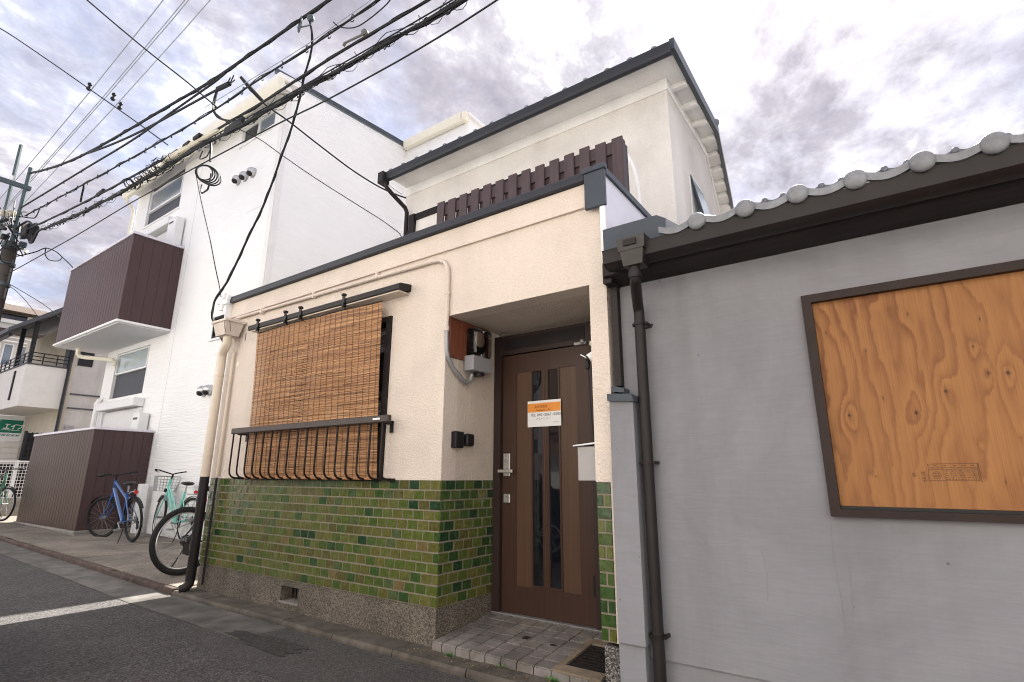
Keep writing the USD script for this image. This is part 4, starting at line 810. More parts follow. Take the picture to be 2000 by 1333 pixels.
# tiled eaves of a further house behind
BH = thing('rear_house', 'tiled eaves of another house showing over the grey roof', 'house', (3, 5, 0))
for k in range(-1, 30):
    cx = 1.62+k*.2415
    c = MB().ball((cx, 4.99, 5.018), .042, 2, (1, .6, 1)).cyl((cx, 5.0, 5.018), (cx, 5.4, 5.15), .036, 10)
    if cx > 1.5: c.build(BH, 'cap_tile', 'roof_tile_grey')
    n_ = 7; tp = [(cx+.03+i/(n_-1)*.18, 5.03-.03*math.sin(math.pi*i/(n_-1))) for i in range(n_)]
    MB().prism(tp+[(x, z-.05) for x, z in tp[::-1]], 'y', 5.0, 5.4).build(BH, 'pan_tile', 'roof_tile_grey')
MB().box(1.5, 9, 5.02, 5.4, 4.86, 4.965).build(BH, 'fascia', 'fascia_brown'); MB().box(1.6, 9, 5.4, 9, 0, 4.95).build(BH, 'wall', 'pale_grey_wall')

# ------------------------------------------------------------------ white house
WX0, WX1, WY = -11.95, -5.56, 1.55
WH = thing('white_house', 'tall three storey white sided house with brown balcony', 'house', (-8.8, 1.55, 0))
ops = [(-11.25, 6.80, -9.47, 7.86), (-7.04, 7.37, -5.86, 7.76), (-11.38, 2.70, -9.68, 3.72), (-7.10, 3.45, -6.30, 3.86)]
wp = sbox(WX0, -.1, WX1, 7.95)
for o in ops: wp = wp.difference(sbox(*o))
MB().prism(wp, 'y', WY, WY+.12).build(WH, 'front_wall', 'white_siding')
MB().prism([(WY+.12, -.1), (4.5, -.1), (4.5, 8.40), (WY+.12, 8.14)], 'x', WX1-.12, WX1).build(WH, 'side_wall', 'white_siding')
MB().box(WX0, WX0+.12, WY+.12, 9, -.1, 7.95).build(WH, 'side_wall', 'white_siding')
MB().box(WX1-.13, WX1+.006, WY-.008, WY, -.05, 8.0).box(WX1, WX1+.008, WY-.008, WY+.10, -.05, 8.1).build(WH, 'corner_trim', 'white_siding_trim')
MB().box(-3.9, -3.60, 4.5, 4.6, 0, 5.85).box(WX1-.12, -3.72, 4.5, 4.62, -.1, 8.46).box(-3.74, -3.72, 4.62, 9, 0, 8.46).build(WH, 'rear_wall', 'white_siding')
MB().hull([(WX0, 1.67, 7.9), (WX1-.1, 1.67, 7.9), (WX0, 9, 8.3), (WX1-.1, 9, 8.3), (WX0, 9, 7.9), (WX1-.1, 9, 7.9)]).build(WH, 'roof_slab', 'grey_metal')
MB().hull([(WX1-.03, 1.28, 8.16), (WX1+.05, 1.28, 8.16), (WX1-.03, 1.28, 8.235), (WX1+.05, 1.28, 8.235), (WX1-.03, 4.46, 8.42), (WX1+.05, 4.46, 8.42), (WX1-.03, 4.46, 8.50), (WX1+.05, 4.46, 8.50)]).build(WH, 'verge', 'slate_metal')
eg = [(1.22, 7.93), (1.215, 7.83), (1.235, 7.74), (1.27, 7.70), (1.33, 7.70), (1.34, 7.76), (1.34, 7.93)]
EV = MB().prism(eg, 'x', WX0-.1, -5.30).build(WH, 'gutter', 'light_cream_metal')
MB().box(WX0, -5.42, 1.34, WY, 7.86, 7.95).build(WH, 'soffit', 'white_siding_trim')
MB().prism([(1.25, 7.98), (1.25, 8.06), (1.7, 8.12), (1.7, 7.98)], 'x', WX0, -5.35).build(WH, 'roof_edge', 'white_siding_trim')
rg = [(4.18, 8.22), (4.17, 8.10), (4.20, 8.02), (4.30, 8.02), (4.32, 8.22)]
MB().prism([(y+.18, z+.30) for y, z in rg], 'x', WX1+.05, -3.80).box(-3.80, -3.68, 4.36, 4.52, 8.30, 8.53, .02).build(WH, 'rear_gutter', 'light_cream_metal')
MB().box(WX1, -3.66, 4.46, 9, 8.462, 8.53).build(WH, 'rear_roof', 'white_siding_trim')
def window(box_, label, frame, glasses, dark=None, f=.035, recess=.03):
    x0, z0, x1, z1 = box_
    m = MB().box(x0+.002, x1-.002, WY+recess+.03, WY+.118, z0+.002, z1-.002)
    wn = m.build(WH, 'window', 'dark_cladding', label)
    for (a, b, c, d, mat) in glasses:
        MB().box(a, c, WY+recess, WY+recess+.008, b, d).build(wn, 'pane', mat)
        MB().prism(sbox(a-f, b-f, c+f, d+f).difference(sbox(a, b, c, d)), 'y', WY+recess-.025, WY+recess+.025).build(wn, 'sash', frame)
    return wn
window(ops[0], 'upper floor window set in a dark strip', 'white_paint', [(-11.14, 7.20, -9.56, 7.66, 'sky_glass')])
window(ops[1], 'attic window under the eaves', 'white_paint', [(-6.98, 7.42, -6.48, 7.71, 'dark_glass'), (-6.42, 7.42, -5.90, 7.71, 'sky_glass')])
window(ops[2], 'first floor window in a dark strip below the balcony', 'white_paint', [(-11.30, 3.27, -9.76, 3.67, 'frost_glass')])
wq = window(ops[3], 'small dark window near the drain pipe', 'dark_trim', [(-7.06, 3.50, -6.34, 3.82, 'dark_glass')])
MB().box(-7.14, -6.26, WY-.03, WY+.02, 3.405, 3.445, .004).build(wq, 'sill', 'white_paint'); 
MB().box(-11.3, -9.42, WY-.03, WY+.02, 6.76, 6.795, .004).box(-7.10, -5.80, WY-.03, WY+.02, 7.325, 7.368, .004).build(WH, 'window_sill', 'white_paint')
for z, x0, x1, zb in ((6.40, -11.1, -9.36, 5.4), (2.50, -11.4, -9.48, 1.6)):
    sh = MB().box(x0, x1, WY-.20, WY-.001, z-.09, z+.08, .01).build(WH, 'shutter_box', 'shutter_white')
    for k in range(int((z-.11-zb)/.075)): MB().hull([(x, y, zz) for x in (x0+.06, x1-.06) for y, zz in ((WY-.05, z-.12-k*.075), (WY-.035, z-.12-(k+1)*.075+.004), (WY-.02, z-.12-k*.075), (WY-.02, z-.12-(k+1)*.075+.004))]).build(sh, 'slat', 'shutter_white', smooth=False)
    MB().box(x0, x0+.06, WY-.08, WY-.001, zb, z-.111).box(x1-.06, x1, WY-.08, WY-.001, zb, z-.111).build(sh, 'guide_rail', 'shutter_white')
for (x0, x1, z0, z1, y0) in ((-9.32, -8.97, 5.2, 6.37, 1.35), (-9.38, -9.07, 1.55, 2.25, 1.35)):
    a = MB().box(x0, x1, y0, WY-.02, z0, z1, .015).build(WH, 'side_casing', 'shutter_white'); MB().box(x0+.06, x0+.25, y0-.004, y0-.0005, z1-.13, z1-.09).build(a, 'grip', 'dark_cladding')
for x, z in ((-6.915, 6.57), (-6.655, 6.56), (-6.39, 6.55), (-7.03, 2.50), (-6.82, 2.50)):
    vt = MB().ball((x, WY-.03, z+.01), .088, 2, (1, 1.15, 1)).cyl((x, WY-.012, z), (x, WY-.001, z), .10, 20).build(WH, 'vent_hood', 'steel')
    MB().ball((x, WY-.075, z-.035), .062, 2, (1, .95, .85)).build(vt, 'mouth', 'pit_black')
MB().tube([(-11.77, WY-.08, 2.05), (-11.77, WY-.08, 2.62), (-11.77, WY-.06, 2.70), (-11.77, WY+.02, 2.74)], .05, 12).cyl((-11.77, WY-.08, 2.58), (-11.77, WY-.08, 2.64), .06, 12).build(WH, 'drain_pipe', 'white_paint')
MB().tube([(-11.9, 1.30, 7.70), (-11.9, 1.30, 7.60), (-11.97, 1.46, 7.50), (-11.99, 1.50, 7.40), (-11.99, 1.50, 3.9)], .035, 8).build(WH, 'drain_pipe', 'light_cream_metal')
for x in (-8.62, -10.6): MB().box(x-.004, x+.004, WY-.003, WY+.001, -.05 if x > -9 else 3.9, 3.8 if x < -9 else 7.9).build(WH, 'seal_joint', 'soffit_grey')
for z in (2.95, 5.75): MB().box(WX1-.9, WX1-.01, WY-.002, WY+.001, z-.003, z+.003).build(WH, 'seal_joint', 'soffit_grey')
# balcony
def planked(mb, jb, a0, a1, z0, z1, y, pitch, axis, out):
    """Upright boards with open joints on a face."""
    n_ = int(round((a1-a0)/pitch)); p_ = (a1-a0)/n_
    for i in range(n_):
        lo, hi = a0+i*p_+.002, a0+(i+1)*p_-.002
        if axis == 'x': mb.box(lo+.004, hi-.004, *sorted((y, y+out*.014)), z0, z1)
        else: mb.box(*sorted((y, y+out*.014)), lo, hi, z0, z1)
def clad_box(parent, x0, x1, y0, y1, z0, z1, front, side, pitch):
    MB().box(x0+.016, x1-.016, y0+.016, y0+.08, z0, z1).box(x1-.08, x1-.016, y0+.08, y1, z0, z1).box(x0+.016, x0+.08, y0+.08, y1, z0, z1).build(parent, 'cladding_frame', 'panel_joint')
    f_ = MB(); planked(f_, None, x0+.01, x1-.01, z0, z1, y0+.015, pitch*1.25, 'x', -1); f_.build(parent, 'front_cladding', front, kind='stuff')
    for xx, o in ((x1-.015, 1), (x0+.015, -1)):
        s_ = MB(); planked(s_, None, y0+.001, y1, z0, z1, xx, pitch*1.5, 'y', o); s_.build(parent, 'side_cladding', side, kind='stuff')
BC = T(WH.path+'/balcony', WH.loc)
b0 = UsdGeom.Xform.Define(stage, BC.path)
clad_box(BC, -12.33, -8.835, .642, WY-.002, 3.905, 5.64, 'panel_plum', 'panel_plum', .112)
MB().box(-12.36, -8.81, .615, WY-.003, 3.86, 3.904, .004).build(BC, 'floor_edge', 'white_siding_trim'); MB().box(-12.32, -8.85, .655, WY-.003, 3.835, 3.859).build(BC, 'floor_slab', 'soffit_grey')
MB().box(-12.35, -8.815, .625, .745, 5.641, 5.69, .004).box(-8.93, -8.815, .745, WY-.003, 5.641, 5.69, .004).box(-12.35, -12.24, .745, WY-.003, 5.641, 5.69, .004).build(BC, 'top_rail', 'lilac_metal')
MB().cyl((-12.0, 1.0, 3.80), (-12.0, 1.0, 3.835), .06, 12).tube([(-12.0, 1.0, 3.83), (-12.0, 1.0, 3.72), (-12.0, 1.05, 3.66), (-11.9, 1.1, 3.64), (-11.2, 1.42, 3.55), (-11.2, 1.47, 3.50), (-11.2, 1.47, 3.42)], .045, 10).build(WH, 'drain_pipe', 'light_cream_metal')
# brown screen enclosure at the entrance
SC = thing('screen_enclosure', 'brown boarded screen box with pale top rail at the entrance of the white house', 'screen', (-10.4, .6, .1))
clad_box(SC, -12.12, -8.775, .604, WY-.012, .17, 1.862, 'panel_umber', 'panel_plum', .112)
MB().box(-12.14, -8.76, .588, .70, 1.863, 1.905, .004).box(-8.87, -8.76, .70, WY-.012, 1.863, 1.905, .004).box(-12.14, -12.03, .70, WY-.012, 1.863, 1.905, .004).build(SC, 'top_rail', 'lilac_metal')
MB().box(-12.15, -8.755, .592, WY-.012, .02, .13).box(-12.16, -8.745, .580, WY-.012, .131, .168, .004).build(SC, 'base_kerb', 'concrete')
# white tap post
TP = thing('tap_post', 'white square standpipe with a small chrome tap beside the brown screen', 'standpipe', (-8.47, 1.40, .07))
MB().box(-8.53, -8.40, 1.33, 1.46, .06, .93, .01).build(TP, 'post', 'white_paint')
MB().tube([(-8.46, 1.33, .80), (-8.46, 1.27, .80), (-8.47, 1.22, .795), (-8.49, 1.20, .76)], .013, 8).box(-8.50, -8.43, 1.26, 1.275, .825, .835).cyl((-8.46, 1.267, .80), (-8.46, 1.267, .83), .006, 6).build(TP, 'tap', 'tap_metal')

# ------------------------------------------------------------------ bicycles
def bicycle(name, label, loc, heading, paint, steer=0.0, lean=2.0, basket=False, R=.335, mtb=False, group=None, rim='steel', tyre_r=.019):
    b = thing(name, label, 'bicycle', loc, group, heading, lean, local=True)
    ca, sa = math.cos(math.radians(steer)), math.sin(math.radians(steer))
    WB = 1.06; HD = np.array([WB-.19, 0, .93*R/.335-.06]); HA = np.array([-.34, 0, .94]); HA /= np.linalg.norm(HA)   # head tube and its axis
    def st(p):
        p = np.asarray(p, float)-np.array([HD[0], 0, 0]); return np.array([p[0]*ca-p[1]*sa+HD[0], p[0]*sa+p[1]*ca, p[2]])
    def wheel(cx, steered):
        tf = st if steered else (lambda p: np.asarray(p, float))
        a = np.arange(40)*2*math.pi/40
        circ = lambda r: np.array([tf((cx+r*math.cos(t), 0, R+r*math.sin(t))) for t in a])
        w = MB().tube(circ(R-tyre_r), tyre_r, 8, close=True).build(b, 'tyre' if False else 'wheel', 'rubber')
        MB().tube(circ(R-2*tyre_r-.006), .010, 6, close=True).build(w, 'rim', rim)
        sp = MB()
        for k in range(18):
            t = k*2*math.pi/18; o = .028*(1 if k % 2 else -1)
            sp.tube([tf((cx+.02*math.cos(t+.6), o, R+.02*math.sin(t+.6))), tf((cx+(R-.05)*math.cos(t), 0, R+(R-.05)*math.sin(t)))], .0014, 3, cap=False)
        sp.build(w, 'spokes', 'steel', smooth=False)
        MB().cyl(tf((cx, -.05, R)), tf((cx, .05, R)), .018, 10).build(w, 'hub', 'grey_metal')
        return w
    wheel(0, False); wheel(WB, True)
    BB = np.array([.43, 0, R-.06]); SEATC = np.array([.30, 0, R+.42]); top = HD+np.array([-.02, 0, .06]); low = HD+np.array([.02, 0, -.06])
    fr = MB()
    if mtb or name == 'blue_bicycle':
        fr.tube([low, BB+np.array([.01, 0, .02])], .024, 10).tube([top-np.array([0, 0, .02]), SEATC-np.array([0, 0, .12])], .018, 10)
    else:
        fr.tube([low, (low*.55+BB*.45)+np.array([0, 0, -.03]), BB], .021, 10)
        fr.tube([low+np.array([-.02, 0, .03]), BB+np.array([-.06, 0, .10])], .014, 8)
    fr.tube([BB, SEATC], .018, 10).tube([low-np.array([0, 0, .02]), top+np.array([0, 0, .02])], .022, 10)
    for s in (-1, 1): fr.tube([BB+np.array([-.02, s*.03, 0]), (0, s*.06, R)], .010, 6).tube([SEATC-np.array([0, -s*.02, .08]), (0, s*.06, R)], .009, 6)
    fr.build(b, 'frame', paint)
    fk = MB(); cr_ = st(low-np.array([0, 0, .05]))
    for s in (-1, 1): fk.tube([cr_, st((HD[0]+.06, s*.05, R+.16)), st((HD[0]+.12, s*.055, R+.06)), st((WB, s*.055, R))], .011, 6)
    fk.build(b, 'fork', paint)
    hb = HD+HA*.16
    h = MB().tube([HD+HA*.04, hb], .014, 8)
    if basket: h.tube([st(hb+np.array([-.16, -.27, .05])), st(hb+np.array([-.03, -.22, .06])), st(hb+np.array([.03, -.1, .03])), st(hb), st(hb+np.array([.03, .1, .03])), st(hb+np.array([-.03, .22, .06])), st(hb+np.array([-.16, .27, .05]))], .011, 8)
    else: h.tube([st(hb+np.array([-.05, -.30, .03])), st(hb+np.array([.02, -.1, .01])), st(hb), st(hb+np.array([.02, .1, .01])), st(hb+np.array([-.05, .30, .03]))], .012, 8)
    HB = h.build(b, 'handlebar', 'bike_black' if not basket else 'bike_black')
    for s in (-1, 1):
        e = hb+np.array([-.16 if basket else -.05, s*.27, .05]) if basket else hb+np.array([-.05, s*.30, .03])
        d = np.array([-.1, s*.035, 0]) if basket else np.array([-.015, -s*.11, -.004])
        MB().tube([st(e), st(e+d if basket else e+d)], .017, 8).build(HB, 'grip', 'rubber')
        MB().tube([st(e+d*.5+np.array([.03, 0, -.02])), st(e+np.array([.06, -s*.05, -.03]))], .006, 5).build(HB, 'brake_lever', 'grey_metal')
    if not basket:
        for s in (-1, 1): MB().ball(st(hb+np.array([.02, s*.27, .02])), .055, 2, (.8, 1.0, .5)).build(HB, 'hand_guard', 'bike_black')
    sd = MB().ball(SEATC+np.array([-.05, 0, .13]), .1, 2, (1.0, .85, .34)).ball(SEATC+np.array([.07, 0, .135]), .07, 2, (1.6, .45, .36)).build(b, 'saddle', 'bike_black')
    MB().tube([SEATC-np.array([0, 0, .02]), SEATC+np.array([-.015, 0, .12])], .013, 8).build(sd, 'seat_post', 'steel')
    ck = MB().ring(BB+np.array([0, -.045, 0]), (0, 1, 0), .085, .006, 24, 5).cyl(BB+np.array([0, -.06, 0]), BB+np.array([0, .06, 0]), .02, 8)
    for s, a in ((-1, .6), (1, .6+math.pi)):
        e = BB+np.array([.16*math.cos(a), s*.07, .16*math.sin(a)]); ck.tube([BB+np.array([0, s*.06, 0]), e], .010, 6).box(e[0]-.04, e[0]+.04, min(e[1], e[1]+s*.08), max(e[1], e[1]+s*.08), e[2]-.012, e[2]+.012)
    ck.tube([BB+np.array([0, -.045, .085]), (0, -.045, R+.035)], .006, 4).tube([BB+np.array([0, -.045, -.085]), (0, -.045, R-.035)], .006, 4)
    ck.build(b, 'crank', 'grey_metal')
    cs = MB()
    for k in range(5): cs.ring((0, -.03-k*.006, R), (0, 1, 0), .025+.008*(4-k), .004, 20, 4)
    cs.box(-.03, .03, -.07, -.05, R-.14, R-.02).ball((.02, -.06, R-.13), .03, 1, (1, .4, 1)); cs.build(b, 'gear', 'bike_black')
    MB().tube([(.10, .08, R-.02), (.02, .14, .14), (-.03, .20, .012)], .008, 6).build(b, 'kick_stand', 'bike_black')
    if not mtb:
        for cx, s0, s1, stf in ((0, .15, 2.6, False), (WB, .7, 2.3, True)):
            v_, f_ = [], []; ts = np.linspace(s0, s1, 16)
            for t in ts:
                for s in (-1, 0, 1):
                    p = (cx+(R+.02+(.008 if s == 0 else 0))*math.cos(t), s*.026, R+(R+.02+(.008 if s == 0 else 0))*math.sin(t)); v_.append(st(p) if stf else np.array(p))
            for i in range(15):
                for j in range(2): a_ = i*3+j; f_ += [(a_, a_+3, a_+4), (a_, a_+4, a_+1)]
            put(b, 'mudguard', (np.array(v_), np.array(f_)), 'grey_metal' if basket else 'bike_black')
    MB().cyl((-.02, 0, R+.42) if not mtb else (.2, 0, R+.42), (-.045, 0, R+.42) if not mtb else (.175, 0, R+.42), .028, 12).build(b, 'rear_reflector', 'reflector_red')
    if basket:
        bm = MB(); bx, bz = st((HD[0]+.22, 0, 0))[0], R+.42
        def bp(i, j, k): return st((HD[0]+.10+.24*i, (-.17+.34*j)*(1-.14*(1-k)), R+.42+.24*k))
        for k in np.linspace(0, 1, 6):
            bm.tube([bp(0, 0, k), bp(1, 0, k), bp(1, 1, k), bp(0, 1, k)], .0035 if k < 1 else .007, 4, close=True)
        for q_ in np.linspace(0, 1, 8):
            for e in ((0, q_), (1, q_), (q_, 0), (q_, 1)): bm.tube([bp(e[0], e[1], 0), bp(e[0], e[1], 1)], .003, 4, cap=False)
            bm.tube([bp(0, q_, 0), bp(1, q_, 0)], .003, 4, cap=False)
        bm.build(b, 'basket', 'grey_metal', smooth=False)
        rk = MB().tube([(.10, -.06, R+.38), (-.32, -.06, R+.40), (-.34, 0, R+.40), (-.32, .06, R+.40), (.10, .06, R+.38)], .006, 5)
        for s in (-1, 1): rk.tube([(-.25, s*.06, R+.40), (0, s*.065, R)], .005, 5)
        rk.build(b, 'rear_rack', 'grey_metal')
        MB().box(HD[0]+.05, HD[0]+.09, -.03, .03, R+.40, R+.46, .008).build(b, 'lamp', 'bike_black')
    return b
gz = lambda x, o=.013: float(G(x))+o
bicycle('blue_bicycle', 'blue bicycle with black grips leaning before the brown screen', (-7.22, .885, gz(-7.2)), 179.0, 'bike_blue', steer=24, lean=-5, R=.33, rim='bike_black')
bicycle('mint_bicycle', 'mint green city bicycle with wire basket against the white wall', (-6.50, 1.34, gz(-6.5)), 181.6, 'bike_mint', steer=-12, lean=3, basket=True, R=.34)
bicycle('mountain_bicycle', 'black fat tyred bicycle whose rear wheel shows beside the tiled house corner', (-3.93, .15, gz(-3.9)), 96.0, 'bike_black', steer=0, lean=-3, R=.36, mtb=True, rim='steel', tyre_r=.030)
bicycle('green_bicycle', 'dark green bicycle cut off by the left picture edge', (-13.25, .42, gz(-13.2)), -5.0, 'bike_green', steer=20, lean=0, R=.33)

# ------------------------------------------------------------------ neighbours down the street
CH = thing('balcony_house', 'old cream and grey house with a dark roofed corner balcony', 'house', (-18, 2, 0))
MB().box(-16.12, -16.0, 2.06, 9, 0, 5.4).build(CH, 'side_wall', 'pale_grey_wall'); MB().box(-21, -16.0, 1.95, 2.06, 0, 5.4).build(CH, 'front_wall', 'old_cream')
for z in (3.28, 2.89): MB().box(-16.0, -15.97, 2.07, 9, z-.02, z+.02).build(CH, 'belt_course', 'dark_cladding')
MB().box(-19.3, -16.0, 1.02, 1.10, 2.93, 3.96).box(-16.08, -16.0, 1.10, 1.95, 2.93, 3.96).box(-19.3, -16.0, 1.02, 1.95, 2.84, 2.929).build(CH, 'balcony_wall', 'pale_house')
MB().box(-19.32, -15.98, 1.0, 1.12, 3.961, 4.0).box(-16.10, -15.98, 1.12, 1.95, 3.961, 4.0).build(CH, 'balcony_coping', 'dark_cladding')
MB().box(-16.9, -16.82, .985, 1.018, 3.05, 3.85).build(CH, 'balcony_drain', 'dark_trim')
rl = MB()
for z in (4.10, 4.20, 4.30): rl.box(-19.3, -16.0, 1.04, 1.06, z-.012, z+.012).box(-16.06, -16.04, 1.06, 1.95, z-.012, z+.012)
for y in (1.05, 1.35, 1.65, 1.93): rl.box(-16.065, -16.035, y-.012, y+.012, 4.0, 4.30)
for x in np.arange(-19.2, -16, .45): rl.box(x-.012, x+.012, 1.035, 1.065, 4.0, 4.30)
rl.build(CH, 'balcony_railing', 'dark_trim')
for x, y in ((-16.05, 1.07), (-17.3, 1.07)): MB().box(x-.045, x+.045, y-.045, y+.045, 4.0, 5.15).build(CH, 'post', 'dark_trim')
RF = MB().hull([(-20, .45, 4.70), (-15.7, .45, 4.70), (-20, .45, 4.80), (-15.7, .45, 4.80), (-20, 1.5, 5.66), (-15.7, 1.5, 5.66), (-20, 1.5, 5.52), (-15.7, 1.5, 5.52)]).hull([(-20, 1.5, 5.5), (-15.7, 1.5, 5.5), (-20, 1.5, 5.68), (-15.7, 1.5, 5.68), (-20, 3.5, 5.95), (-15.7, 3.5, 5.95), (-20, 3.5, 5.8), (-15.7, 3.5, 5.8)]).build(CH, 'roof', 'dark_cladding')
MB().box(-19, -15.95, .52, .58, 4.62, 4.70).build(RF, 'gutter', 'dark_trim')
MB().box(-16.0, -15.985, 2.1, 2.45, 4.1, 4.95).box(-16.6, -16.2, 1.93, 1.949, 4.0, 4.95).build(CH, 'door', 'dark_trim')
MB().tube([(-15.95, 1.93, 4.55), (-15.95, 1.93, 1.5), (-15.95, 1.93, .1)], .045, 8).build(CH, 'drain_pipe', 'dark_trim')
MB().box(-15.99, -15.94, 2.10, 2.30, 2.28, 2.40).build(CH, 'meter_box', 'grey_metal')
FB = thing('far_apartments', 'distant cream block with brown tiled roof bands beyond the balcony house', 'building', (-26, 2, 0))
MB().box(-34, -24, .9, 8, 0, 7.0).build(FB, 'wall', 'pale_house')
MB().hull([(-24.0, .5, 7.02), (-23.5, .5, 7.02), (-23.5, 8, 7.0), (-34, .5, 7.02), (-34, 8, 7.0), (-25, .5, 7.62), (-25, 8, 7.5), (-34, .5, 7.62), (-34, 8, 7.5)]).build(FB, 'roof', 'roof_tile_brown')
MB().hull([(-24.0, .5, 6.2), (-23.5, .5, 6.2), (-23.5, 8, 6.2), (-24.0, 8, 6.2), (-24, .5, 6.42), (-24, 8, 6.4)]).build(FB, 'roof_band', 'roof_tile_brown')
MB().box(-23.98, -23.9, .8, 6, 6.62, 6.76).build(FB, 'gutter', 'white_paint'); MB().box(-24.0, -23.96, 1.4, 2.4, 6.78, 6.98).build(FB, 'window', 'dark_glass')
for y, z in ((1.0, 5.0), (1.55, 5.0), (1.92, 5.0), (2.35, 5.0), (1.3, 3.8), (2.0, 3.8)):
    f_ = MB().box(-23.995, -23.96, y, y+.30, z, z+.85).build(FB, 'window', 'white_paint'); MB().box(-23.959, -23.95, y+.04, y+.26, z+.05, z+.80).build(f_, 'pane', 'sky_glass')
fbr = MB()
for z in (5.9, 6.05, 4.86, 4.72): fbr.box(-23.7, -23.66, .8, 3.2, z-.02, z+.02)
fbr.build(FB, 'railing', 'white_paint')
SH = thing('shop_shed', 'low shed clad in wide white boards below the green sign', 'shed', (-19.3, 1.7, 0))
MB().box(-22, -19.06, .6, 3.5, 0, 2.04).build(SH, 'wall', 'pale_house')
for k in range(4): MB().box(-19.059, -19.03, .6, 1.92, 1.40+k*.155, 1.40+k*.155+.148).build(SH, 'board', 'pale_house')
MB().box(-19.059, -19.04, .6, 1.95, .1, 1.38).build(SH, 'opening', 'pit_black')
SG = thing('shop_sign', 'white and green shop sign with large white katakana above the shed', 'sign', (-19.0, 1.4, 2.1))
MB().box(-19.10, -19.02, .55, 1.90, 2.06, 2.80).build(SG, 'board', 'paper')
MB().box(-19.019, -19.012, 1.36, 1.895, 2.30, 2.68).build(SG, 'green_panel', 'sign_green')
def kana(segs, y0, z0, s, w, mat='paper', xx=-19.0115):
    mb = MB()
    for a, b in segs:
        a, b = np.array(a, float), np.array(b, float); d = (b-a)/np.linalg.norm(b-a); nn = np.array([-d[1], d[0]])*w
        P = [a-nn, a+nn, b-nn, b+nn]
        mb.hull([(x, y0+(p[0]+.22*p[1])*s, z0+p[1]*s) for p in P for x in (xx, xx+.004)])
    mb.build(SG, 'lettering', mat, smooth=False)
kana([((.1, .85), (.8, .85)), ((.45, .85), (.45, .1)), ((0, .1), (.9, .1))], 1.45, 2.41, .16, .08)
kana([((.8, .95), (.1, .45)), ((.5, .7), (.5, .0))], 1.60, 2.41, .16, .08)
kana([((.05, .85), (.85, .85)), ((.85, .85), (.75, .4)), ((.75, .4), (.3, .0)), ((.95, 1.05), (1.05, .9))], 1.74, 2.41, .15, .08)
kana([((.05, .05), (2.6, .05))], 1.42, 2.375, .16, .04)
for k in range(9): kana([((0, 0), (.0, .9)), ((0, .9), (.5, .5 if k % 2 else .9)), ((.5, .0), (.5, .9))][:2+k % 2], 1.42+k*.052, 2.20, .055, .14, 'sign_green', -19.019)
MF = thing('mesh_fence', 'white painted wire mesh fence behind the green bicycle', 'fence', (-14, .8, .2))
for y in (.15, .50, .84, 1.16): MB().box(-14.03, -13.97, y-.03, y+.03, .17, 1.40).build(MF, 'post', 'white_paint')
wm = MB()
for z in np.arange(.58, 1.38, .075): wm.box(-13.972, -13.964, -.6, 1.6, z-.005, z+.005)
for y in np.arange(-.6, 1.6, .06): wm.box(-13.97, -13.966, y-.004, y+.004, .56, 1.38)
wm.build(MF, 'wire_mesh', 'white_paint', smooth=False); MB().box(-14.02, -13.96, -.6, 1.6, 1.36, 1.395).build(MF, 'top_rail', 'white_paint')
MB().box(-14.05, -13.95, -.6, 1.6, .1, .56).build(MF, 'foot_wall', 'concrete')
GT = thing('lattice_gate', 'dark lattice gate between the mesh fence and the brown screen', 'gate', (-15.2, 1.25, .2))
for y in (1.10, 1.80): MB().box(-15.04, -14.98, y-.03, y+.03, .2, 2.14).build(GT, 'post', 'dark_trim')
g_ = MB()
for z in np.arange(.3, 2.1, .13): g_.box(-15.02, -15.0, 1.1, 1.8, z-.015, z+.015)
for y in np.arange(1.14, 1.8, .09): g_.box(-15.03, -15.02, y-.012, y+.012, .25, 2.12)
g_.build(GT, 'lattice', 'dark_trim', smooth=False); MB().box(-15.06, -15.05, 1.1, 1.8, .25, 2.1).build(GT, 'backing', 'room_dark')

# ------------------------------------------------------------------ pole and overhead cables
UP = thing('utility_pole', 'leaning dark utility pole with crossarm and a tangle of fittings', 'pole', (-12.02, -.50, 0))
MB().tube([(-12.02, -.50, .0), (-12.02, -.50, 5.85)], [.15, .125], 18).build(UP, 'pole', 'pole_concrete')
MB().tube([(-12.0, -.50, 5.86), (-12.0, -.50, 7.62)], .042, 10).build(UP, 'mast', 'galvanised')
MB().tube([(-12.28, -.66, 5.2), (-12.30, -.70, 8.2)], .035, 8).build(UP, 'riser_pipe', 'galvanised')
MB().box(-12.05, -11.95, -1.9, -.42, 7.10, 7.18).build(UP, 'crossarm', 'galvanised')
for y in (-1.7, -1.2, -.75): MB().cyl((-12, y, 7.18), (-12, y, 7.30), .035, 10).build(UP, 'insulator', 'white_paint')
for z in (4.9, 5.35, 5.75, 6.2): MB().cyl((-12.01, -.5, z-.03), (-12.01, -.5, z+.03), .15 if z < 5.8 else .06, 16).build(UP, 'band', 'galvanised')
r_ = random.Random(5); 
for k in range(26):
    z = r_.uniform(5.7, 6.5); y = -.5+r_.uniform(-.35, .30); x = -11.95+r_.uniform(-.2, .25)
    m_ = MB()
    if k % 3 == 0: m_.box(x-.05, x+.05, y-.06, y+.06, z-.05, z+.06, .01)
    else: m_.tube([(x, y, z), (x+r_.uniform(-.2, .2), y+r_.uniform(-.15, .15), z+r_.uniform(-.12, .1))], r_.uniform(.018, .04), 7)
    m_.build(UP, 'fitting', r_.choice(['cable_black', 'cable_black', 'galvanised', 'pole_concrete', 'old_cream_metal']))
